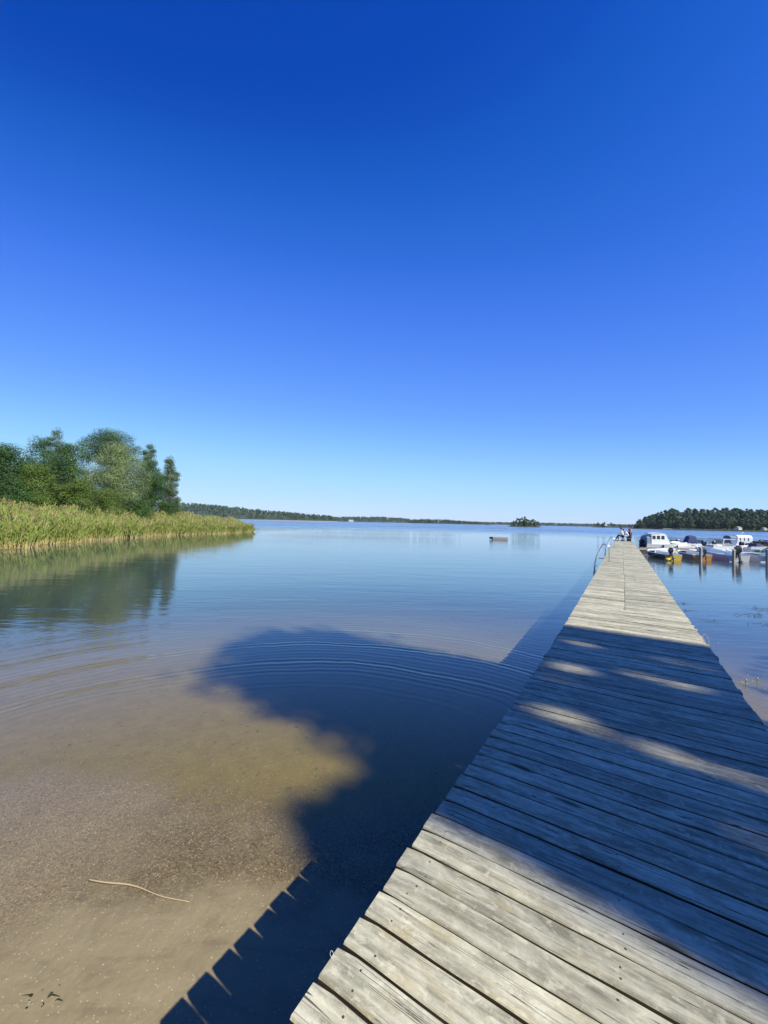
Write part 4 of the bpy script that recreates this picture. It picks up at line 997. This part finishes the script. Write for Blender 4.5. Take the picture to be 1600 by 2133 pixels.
# ------------------------------------------------------------------ far land: hills and woods
def ridge(px, tops, dist, depth, seed, wood_label, tree_h=14, step=None, mats=(L_FAR,), name='hills'):
    """land strip along image columns px with skyline heights (metres above the lake) at a distance; trees over it as one far wood"""
    px = np.array(px, float); tops = np.array(tops, float)
    n = 60; xs = np.linspace(px[0], px[-1], n); tp = np.interp(xs, px, tops)
    land = np.maximum(tp - tree_h, 0.5)
    rows = []
    for j, (f, g_) in enumerate(((-0.06, -0.04), (0.0, 0.02), (0.25, 0.45), (0.6, 0.85), (1.0, 1.0), (1.6, 0.6), (2.2, -0.1))):
        dd = dist + depth*f
        rows.append([((x-800)/801*dd, dd, (l*g_ if g_ > 0.03 else (0.7 if g_ > 0 else -1.5))) for x, l in zip(xs, land)])
    m_ = MB(); m_.loft(rows); tag(m_.build(name, LANDMAT, None), kind='structure')
    rg = np.random.default_rng(seed); V, Rn = [], []
    wid = abs(px[-1]-px[0])/801*dist; nt = int(wid/(step or tree_h*0.30))*8
    xx = rg.uniform(px[0], px[-1], nt); f = rg.random(nt)**0.8*1.15; dd = dist + depth*f
    l = np.interp(xx, xs, land)*np.interp(f, [0, .25, .6, 1, 1.6], [0.05, .45, .85, 1, .6])
    hh = tree_h*rg.uniform(0.75, 1.35, nt)*np.interp(xx, [px[0], px[0]+6, px[-1]-6, px[-1]], [0.5, 1, 1, 0.5])
    for i in range(nt):
        cx, cy, z, h = (xx[i]-800)/801*dd[i], dd[i], l[i], hh[i]
        w = h*rg.uniform(0.16, 0.30); con = rg.random() < 0.6
        k_ = 16
        t = rg.random(k_)**0.8; prof = (1-t)*1.0+0.1 if con else np.sqrt(np.maximum(0.05, 1-(2*t-0.9)**2))
        aa = rg.random(k_)*6.28
        c = np.stack([cx+np.cos(aa)*w*prof, cy+np.sin(aa)*w*prof, z+h*(0.08+0.90*t)], 1)
        s_ = w*rg.uniform(0.5, 0.9, k_)
        d1 = rg.normal(size=(k_, 3)); d1 /= np.linalg.norm(d1, axis=1)[:, None]; d2 = np.cross(d1, rg.normal(size=(k_, 3))); d2 /= np.linalg.norm(d2, axis=1)[:, None]
        V.append(np.stack([c-d1*s_[:, None], c+d2*s_[:, None]*0.8, c+d1*s_[:, None], c-d2*s_[:, None]*0.8], 1)); Rn.append(np.clip(rg.random(k_)*0.5 + rg.random()*0.5, 0, 1))
    o = link(bpy.data.objects.new('forest', np_mesh('forest', np.concatenate(V).reshape(-1, 3), None, 4, mats[0], np.concatenate(Rn))))
    tag(o, wood_label, 'forest', kind='stuff')
LANDMAT = paint('forest_floor', (0.045, 0.068, 0.035), 0.9, 0.35, scale=0.05)
K = 1300/801
ridge([330, 372, 450, 550, 650, 700], [66, 64, 55, 38, 25, 17], 1300, 260, 21, 'long wooded ridge sloping down to the lake behind the reeds', 13, 5)
K = 1900/801
ridge([676, 700, 735, 800, 840, 880], [14, 23, 26, 29, 24, 15], 1900, 260, 22, 'low wooded hill far across the lake in the middle of the skyline', 13, 6)
ridge([852, 880, 930, 970, 1004], [11, 16, 15, 11, 6], 1400, 120, 23, 'flat wooded point tapering off across the lake', 9, 4.5)
ridge([985, 1060, 1140, 1230, 1345], [14, 16, 18, 17, 19], 2300, 250, 24, 'thin band of forest on the far shore behind the small island', 12, 6)
# pale strip of shore under the long ridge
ps = MB(); ps.box(((600-800)/801*1288, 1288, 0.5), (330, 6, 1.6), rz=R(0)); tag(ps.build('beach', paint('pale_shore_sand', (0.55, 0.47, 0.36), 0.9, 0.1, scale=0.05)), kind='structure')

def house(loc, w, d, h, label, rz=0.0):
    root = empty('house', loc, rz); tag(root, label, 'house', 'houses on the far shores')
    MB().box((0, 0, h/2), (w, d, h)).build('wall', HOUSEWALL, root)
    MB().add([(-w/2-.3, -d/2-.4, h), (w/2+.3, -d/2-.4, h), (w/2+.3, d/2+.4, h), (-w/2-.3, d/2+.4, h), (-w/2-.3, 0, h+d*0.35), (w/2+.3, 0, h+d*0.35)],
             [(0, 1, 5, 4), (2, 3, 4, 5), (0, 4, 3), (1, 2, 5), (3, 2, 1, 0)]).build('roof', HOUSEROOF, root, smooth=False)
    for k_ in (-0.3, 0.0, 0.3): MB().box((w*k_, -d/2-0.02, h*0.55), (w*0.14, 0.06, h*0.36)).build('window', WINDOWDARK, root)
house(((732-800)/801*1860, 1860, 1.2), 22, 10, 6, 'long white house on the far shore in the middle of the skyline')
house(((1262-800)/801*900, 900, 4.5), 5, 4.5, 3.2, 'small white house among the trees left of the pier end')

# individual trees shared by the island and the headland
def proto(kind, seed, nleaf):
    rg = random.Random(seed)
    if kind == 'pine_tree':
        cl = clump_crown(14, rg.uniform(0.4, 1.6), 3.0, 3.0, 52, seed, rg.choice(['cone', 'tall', 'tall']), 0.42); mt, bk = L_FAR, PINEBARK
    else:
        cl = clump_crown(11, 0.8, 3.4, 3.4, 24, seed, 'round', 0.36); mt, bk = L_FARD, BARK
    q, rnd = leaves(nleaf, cl, 0.85, seed)
    tb = MB(); branches(tb, 13 if kind == 'pine_tree' else 10, 2, cl, 0.2, seed, nb=5)
    return np_mesh('crown', q, None, 4, mt, rnd), tb.mesh('trunk', bk)
PR = {'pine_tree': [proto('pine_tree', 301+i, 1900) for i in range(5)], 'broadleaf_tree': [proto('broadleaf_tree', 331+i, 1100) for i in range(4)]}
def far_tree(kind, loc, scale, label, group, v):
    o = empty(kind, loc, random.uniform(0, 6.28)); o.scale = (scale*random.uniform(0.9, 1.15), scale*random.uniform(0.9, 1.15), scale)
    tag(o, label, 'tree', group)
    c, t = PR[kind][v % len(PR[kind])]
    link(bpy.data.objects.new('crown', c), o); link(bpy.data.objects.new('trunk', t), o)
    return o
def landmass(pts, dist, depth, name='hills'):
    rows = []
    for f, g_ in ((-0.08, -1), (0, 0.06), (0.3, 0.5), (0.7, 0.9), (1.1, 1.0), (1.7, 0.4), (2, -0.1)):
        rows.append([((x-800)/801*(d_+depth*f), d_+depth*f, (z*g_ if g_ > 0 else -1.2)) for x, z, d_ in pts])
    m_ = MB(); m_.loft(rows); return tag(m_.build(name, LANDMAT), kind='structure')
# small island
landmass([(1058, 0.3, 420), (1066, 1.2, 420), (1090, 1.8, 420), (1112, 1.4, 420), (1128, 0.3, 420)], 420, 14)
isl = [(1066, 6, .42, 1), (1073, 7, .62, 1), (1080, 5, .85, 1), (1087, 9, .95, 1), (1085, 3, .55, 1), (1094, 6, .80, 0), (1099, 10, .78, 1), (1104, 4, .66, 1), (1110, 8, .74, 1), (1116, 5, .70, 1), (1121, 7, .55, 1), (1070, 2, .4, 1), (1097, 1, .45, 1), (1126, 5, .22, 1)]
for i, (px_, off, s_, br) in enumerate(isl):
    d_ = 420+off
    far_tree('broadleaf_tree' if br else 'pine_tree', ((px_-800)/801*d_, d_, 0.6), s_, 'leafy tree in the clump that covers the small island', 'trees on the small island', i)
landmass([(1006, 0.2, 900), (1013, 0.8, 900), (1021, 0.2, 900)], 900, 14)
for i, px_ in enumerate((1009, 1012, 1015, 1018)):
    far_tree('broadleaf_tree', ((px_-800)/801*905, 905, 0.2), 0.42, 'small tree on the tiny islet left of the wooded island', 'trees on the tiny islet', i)
# low wooded point left of the pier end
landmass([(1232, 0.4, 900), (1245, 3, 900), (1270, 4, 900), (1300, 3, 900), (1335, 3, 900)], 900, 40)
rg = random.Random(9)
for i in range(30):
    px_ = rg.uniform(1238, 1330); f = rg.random(); d_ = 905+40*f
    far_tree(rg.choice(['pine_tree', 'broadleaf_tree']), ((px_-800)/801*d_, d_, 1+2.5*f), rg.uniform(0.55, 0.85)*float(np.interp(px_, [1238, 1250, 1285, 1295, 1330], [.6, 1, .9, .62, .55])), 'tree on the low wooded point beyond the end of the pier', 'trees on the low point', i)
# the wooded headland on the right
HP = [(1312, 0.6, 560), (1325, 3.5, 555), (1350, 8, 545), (1400, 15, 530), (1460, 16, 515), (1530, 16, 500), (1600, 14, 485), (1700, 13, 470), (1800, 9, 460)]
landmass(HP, 0, 70)
rg = random.Random(12)
hx_ = [p[0] for p in HP]; hz_ = [p[1] for p in HP]; hd_ = [p[2] for p in HP]
NH = 330
for i in range(NH):
    px_ = 1322 + (i + rg.random())/NH*455; f = rg.choice([rg.uniform(0.02, 0.2), rg.random()*1.1, rg.random()*1.1]); d0 = float(np.interp(px_, hx_, hd_)); d_ = d0 + 70*f
    z_ = float(np.interp(px_, hx_, hz_))*float(np.interp(f, [0, .3, .7, 1.1], [.06, .5, .9, 1.0]))
    kd = 'broadleaf_tree' if rg.random() < (0.4 if f < 0.2 else 0.15) else 'pine_tree'
    sc_ = rg.uniform(1.10, 1.34)*float(np.interp(px_, [1320, 1330, 1350, 1400], [.5, .62, .85, 1.05]))*(0.75 if f < 0.2 else 1.0)
    far_tree(kd, ((px_-800)/801*d_, d_, z_), sc_, 'dark pine in the dense wood on the right headland' if kd == 'pine_tree' else 'leafy green tree in the dense wood on the right headland',
             'pines on the right headland' if kd == 'pine_tree' else 'leafy trees on the right headland', i)
# reeds along the headland shore
rg = np.random.default_rng(8); n = 5000
pxv = 1385 + rg.random(n)*420; dv = np.interp(pxv, hx_, hd_) - 7 + rg.random(n)*5
x = (pxv-800)/801*dv; h = rg.uniform(0.9, 2.1, n)*np.interp(pxv, [1385, 1450, 1800], [.5, 1, 1.1]); w = rg.uniform(0.15, 0.4, n)
q = np.stack([np.stack([x-w, dv, 0*x-0.1], 1), np.stack([x+w, dv, 0*x-0.1], 1), np.stack([x+w*0.3+rg.normal(0, .2, n), dv, h], 1), np.stack([x-w*0.3, dv+0.3, h*0.9], 1)], 1).reshape(-1, 3)
tn = np.repeat(np.array([[0.17, 0.20, 0.075]])*(0.7+0.6*rg.random((n, 1))), 4, 0)
tag(link(bpy.data.objects.new('shore_reeds', np_mesh('shore_reeds', q, None, 4, REED, tint=tn))), 'pale green strip of reeds along the foot of the right headland', 'reeds', kind='stuff')
house(((1538-800)/801*496, 496, 1.6), 7, 5, 2.6, 'pale roofed cabin at the foot of the right headland', R(20))
house(((1592-800)/801*486, 486, 1.4), 5, 4, 2.4, 'white cabin by the shore at the right edge of the picture', R(10))
hj = empty('landing_stage', ((1390-800)/801*522, 522, 0)); tag(hj, 'pale low landing stage at the foot of the right headland', 'landing stage')
MB().box((0, 0, 0.9), (13, 2.0, 0.25)).build('deck', OFFWHITE, hj)
for k_ in (-5, 0, 5): MB().box((k_, 0, 0.0), (0.4, 1.6, 1.54)).build('post', POSTWOOD, hj)

# ------------------------------------------------------------------ small things in and on the shallow water
zs = -0.19
sk = empty('stick', (-1.45, 2.42, zs)); tag(sk, 'thin pale peeled stick lying on the sandy lake bed', 'stick')
pts = []
for t in np.linspace(0, 1, 14):
    x_ = -0.36 + 0.69*t; y_ = 0.070 - 0.115*t + 0.014*math.sin(t*4.6) - 0.006*math.sin(t*11)
    zz = float(ground_h(np.array(x_-1.45), np.array(y_+2.42))) + 0.012 - zs
    pts.append((x_, y_, zz + 0.006))
MB().tube(pts, [0.0020 + 0.0024*math.sin(min(1, q*1.4+0.15)*math.pi*0.9) for q in np.linspace(0, 1, 14)], 8).build('branch', STICKWOOD, sk)
def weed_tuft(loc, r, nb, mat, label, seed, flat=0.15, wd=0.008, grp=None, cat='water plant'):
    root = empty('water_plant', loc); tag(root, label, cat, grp); rg = random.Random(seed); m_ = MB()
    for i in range(nb):
        a = rg.uniform(0, 6.28); L_ = r*rg.uniform(0.5, 1); m_.rv = rg.random()
        b0 = Vector((rg.gauss(0, r*0.25), rg.gauss(0, r*0.18), 0)); dr = Vector((math.cos(a), math.sin(a)*0.6, 0)); sd = Vector((-dr.y, dr.x, 0))*wd
        p1 = b0 + dr*L_*0.5 + Vector((0, 0, r*flat*rg.uniform(0.3, 1))); p2 = b0 + dr*L_ + Vector((0, 0, r*flat*rg.uniform(-0.1, 0.6)))
        m_.add([b0-sd*.6, b0+sd*.6, p1+sd, p1-sd, p2+sd*.15, p2-sd*.15], [(0, 1, 2, 3), (3, 2, 4, 5)])
    m_.build('blades', mat, root); return root
weed_tuft((-1.57, 1.9, -0.165), 0.10, 16, WEED, 'small dark tuft of grass on the pale sand bed', 1, 0.3, 0.004)
def wat(px_, py_):
    dd = 2.15*801/(py_ - (1087.5 + 0.021*(px_-800))); return ((px_-800)/801*dd*1.0, dd)
WP = 'water plants right of the pier'
for i, (px_, py_, r, nb, lab) in enumerate([
    (1424, 1257, 0.32, 10, 'thin dark water plant closest to the pier, beyond the shade line'),
    (1432, 1271, 0.25, 7, 'flat dark twig of water plant beside the pier edge'),
    (1560, 1280, 0.55, 18, 'long dark trailing weed on the water right of the pier'),
    (1580, 1268, 0.55, 16, 'bushy dark weed patch near the right edge of the picture'),
    (1588, 1298, 0.4, 14, 'short dark weed clump at the right edge below the bushy patch'),
    (1482, 1293, 0.4, 8, 'faint dark weed streak between the pier and the trailing weed')]):
    x_, y_ = wat(px_, py_); weed_tuft((x_, y_, 0.006), r, nb, WEED, lab, 20+i, 0.10, 0.008, WP)
for i, (px_, py_, r, nb, lab) in enumerate([(1552, 1422, 0.12, 8, 'yellowed floating leaves with a small bud, nearer the pier'), (1575, 1419, 0.12, 8, 'yellowed floating leaves with a small bud, farther from the pier')]):
    x_, y_ = wat(px_, py_); o = weed_tuft((x_, y_, 0.005), r, nb, LILYLEAF, lab, 40+i, 0.05, 0.010, WP)
    MB().tube([(0, 0, 0), (0.01, 0, 0.05)], 0.003, 5).build('bud_stalk', WEED, o); MB().ball((0.01, 0, 0.058), 0.011, 8, 6).build('bud', YELLOW, o)
# drifting fluff and bubbles on the still water
rg = np.random.default_rng(17); n = 170
xx = np.concatenate([rg.uniform(-2.9, 0.2, 45), rg.uniform(2.5, 9, 60)]); yy = np.concatenate([rg.uniform(1.5, 3.0, 45), rg.uniform(4, 12, 60)])
lat_ = xx*N2[0] + yy*N2[1]; keep = (lat_ < -1.75) | (lat_ > 1.1); xx, yy = xx[keep], yy[keep]
V, F_ = [], []
mb = MB()
for x_, y_ in zip(xx, yy):
    s_ = rg.uniform(0.0008, 0.0021)*(1 if y_ < 4 else 3.0); mb.rv = rg.random(); mb.ball((x_, y_, 0.001), (s_*1.3, s_, s_*0.8), 6, 4)
tag(mb.build('floating_fluff', ROPE), 'tiny pale specks of fluff drifting on the shallow water', 'fluff', kind='stuff')

# ------------------------------------------------------------------ the shore tree whose crown shades the pier (it stands right of the frame)
POLY = [(1.55, 3.2), (1.72, 1.0), (1.79, 0.4), (1.90, -0.4), (1.95, -0.86), (2.08, -1.10), (2.2, -1.32), (2.4, -1.22), (2.73, -1.08), (3.06, -1.21), (3.38, -1.32), (3.42, -1.9), (3.54, -2.65), (3.66, -3.5), (3.84, -4.15), (4.40, -4.65), (4.95, -5.0), (5.85, -4.75), (6.35, -4.2), (6.10, -3.25), (6.22, -2.1), (6.4, -1.45), (6.6, -0.8), (6.58, 1.0), (6.5, 3.2)]
FLECK = [(4.74, -0.60, 0.15, 0.42), (4.86, 0.34, 0.10, 0.45), (4.30, -0.64, 0.10, 0.26), (3.50, -0.52, 0.13, 0.46), (3.30, 0.50, 0.09, 0.62), (5.75, -0.55, 0.09, 0.40), (5.6, 0.55, 0.07, 0.4), (2.66, 0.72, 0.07, 0.40)]
def inpoly(px_, py_, poly):
    c = np.zeros(len(px_), bool); n = len(poly)
    for i in range(n):
        x1, y1 = poly[i]; x2, y2 = poly[(i+1) % n]
        cond = ((y1 > py_) != (y2 > py_)); xi = (x2-x1)*(py_-y1)/((y2-y1) + 1e-12) + x1
        c ^= cond & (px_ < xi)
    return c
rg = np.random.default_rng(77); n = 52000
S_ = rg.uniform(1.7, 6.9, n); A_ = rg.uniform(-5.7, 3.2, n)
inside = inpoly(S_, A_, POLY)
for (fs_, fl_, ws, wl) in FLECK:
    e = ((S_-fs_+0.15*(A_-fl_))/ws)**2 + ((A_-fl_)/wl)**2 + (10.0*(A_ < -0.70) if fl_ > -1 else 0); inside &= ~((e < 1.0) | ((e < 2.2) & (rg.random(n) < 0.55)))
S_, A_ = S_[inside], A_[inside]; n = len(S_)
keep = rg.random(n) < np.where(A_ < -0.95, 0.38 + 0.62*np.clip(0.75 + 0.55*np.sin(S_*4.1 + 1.3*np.sin(A_*2.2)) + 0.45*np.sin(A_*3.3 - S_*1.7), 0, 1), 1.0)
S_, A_ = S_[keep], A_[keep]; n = len(S_)
tip = np.clip((-0.9 - A_)/1.2, 0, 1)                               # looser twigs towards the top of the crown
S_ = S_ + tip*(0.13*np.sin(A_*3.7 + 0.6) + 0.07*np.sin(A_*9.1) + rg.normal(0, 0.25, n)); A_ = A_ + tip*(0.10*np.sin(S_*5.3) + rg.normal(0, 0.36, n))
# each shadow point goes back up the sun ray to a height inside a domed crown
hc = np.interp(A_, [-5.6, -3, 0, 3.2], [21.5, 19.0, 15.0, 10.0]); hgt = hc + rg.normal(0, 0.8, n)
ux, uy = SUN.x/SUN.z, SUN.y/SUN.z
P_ = np.stack([S_*D2[0]+A_*N2[0] + ux*hgt, S_*D2[1]+A_*N2[1] + uy*hgt, DECK + hgt], 1)
nr = rg.normal(size=(n, 3)) + np.array(SUN)*0.9; nr /= np.linalg.norm(nr, axis=1)[:, None]
t = np.cross(nr, rg.normal(size=(n, 3))); t /= np.linalg.norm(t, axis=1)[:, None]; u = np.cross(nr, t); sz = rg.uniform(0.08, 0.14, n)[:, None]
q = np.stack([P_-t*sz, P_+u*sz*0.7, P_+t*sz, P_-u*sz*0.7], 1)
tx, ty = pier_xy(1.6, 17.5); tz = float(ground_h(np.array(tx), np.array(ty)))
sh = empty('alder_tree', (tx, ty, tz)); tag(sh, 'alder on the near right shore whose crown shades the pier deck', 'tree')
link(bpy.data.objects.new('crown', np_mesh('crown', q.reshape(-1, 3) - np.array([tx, ty, tz]), None, 4, L_ALDER, rg.random(n))), sh)
tb = MB(); top = Vector(pier_xy(3.4, 17.6) + (17.5,)) - Vector((tx, ty, tz))
tb.tube([(0, 0, -0.3), Vector(top)*0.3 + Vector((0.1, 0, 0.4)), Vector(top)*0.65, top], [0.34, 0.26, 0.17, 0.05], 9)
for i in range(34):
    e = P_[rg.integers(0, n)] - np.array([tx, ty, tz]); tt = min(0.9, max(0.3, e[2]/top.z - 0.18)); a_ = Vector(top)*tt
    tb.tube([a_, (a_ + Vector(e))/2 + Vector((0, 0, 0.15)), Vector(e)], [0.05, 0.03, 0.01], 6)
tb.build('trunk', BARK, sh)

# ------------------------------------------------------------------ unseen trees added behind and beside the camera to block sky light
NS = 'added unseen trees on the near shore'
for i, (s__, la, h_, r_) in enumerate([(-9, -17, 15, 4.6), (-10, -10, 16.5, 4.8), (-9.5, -3.5, 17.5, 4.8), (-8.5, 3.0, 18, 4.8), (-8, 10, 17, 4.8), (-3.5, 15.5, 10.0, 3.6), (2.0, 17.0, 10.5, 3.6), (8.0, 18.0, 11.0, 3.7), (14.0, 19.5, 11.5, 3.8), (-15, 14, 14, 4.2), (-3, 23, 14, 4.4)]):
    x_, y_ = pier_xy(s__, la)
    tree('alder_tree', (x_, y_), h_, 0.8, r_, r_, 6500, 0.42, L_ALDER, BARK, 'one of the unseen leafy trees added on the near shore to block sky light', 'tree', NS, 700+i*5, 'round', 40, 0.36)

# ------------------------------------------------------------------ thin summer haze over the lake
hz = MB(); hz.box((0, 1000, 58.5), (8600, 8600, 127)); HM = M('thin_haze')
pv = HM.n('VolumePrincipled'); pv.inputs['Color'].default_value = (0.80, 0.88, 1.0, 1); pv.inputs['Density'].default_value = HAZE
HM.t.links.new(pv.outputs[0], HM.out.inputs['Volume'])
ho = hz.build('haze', HM.m, smooth=False); tag(ho, 'thin pale haze over the lake', 'haze', kind='stuff')
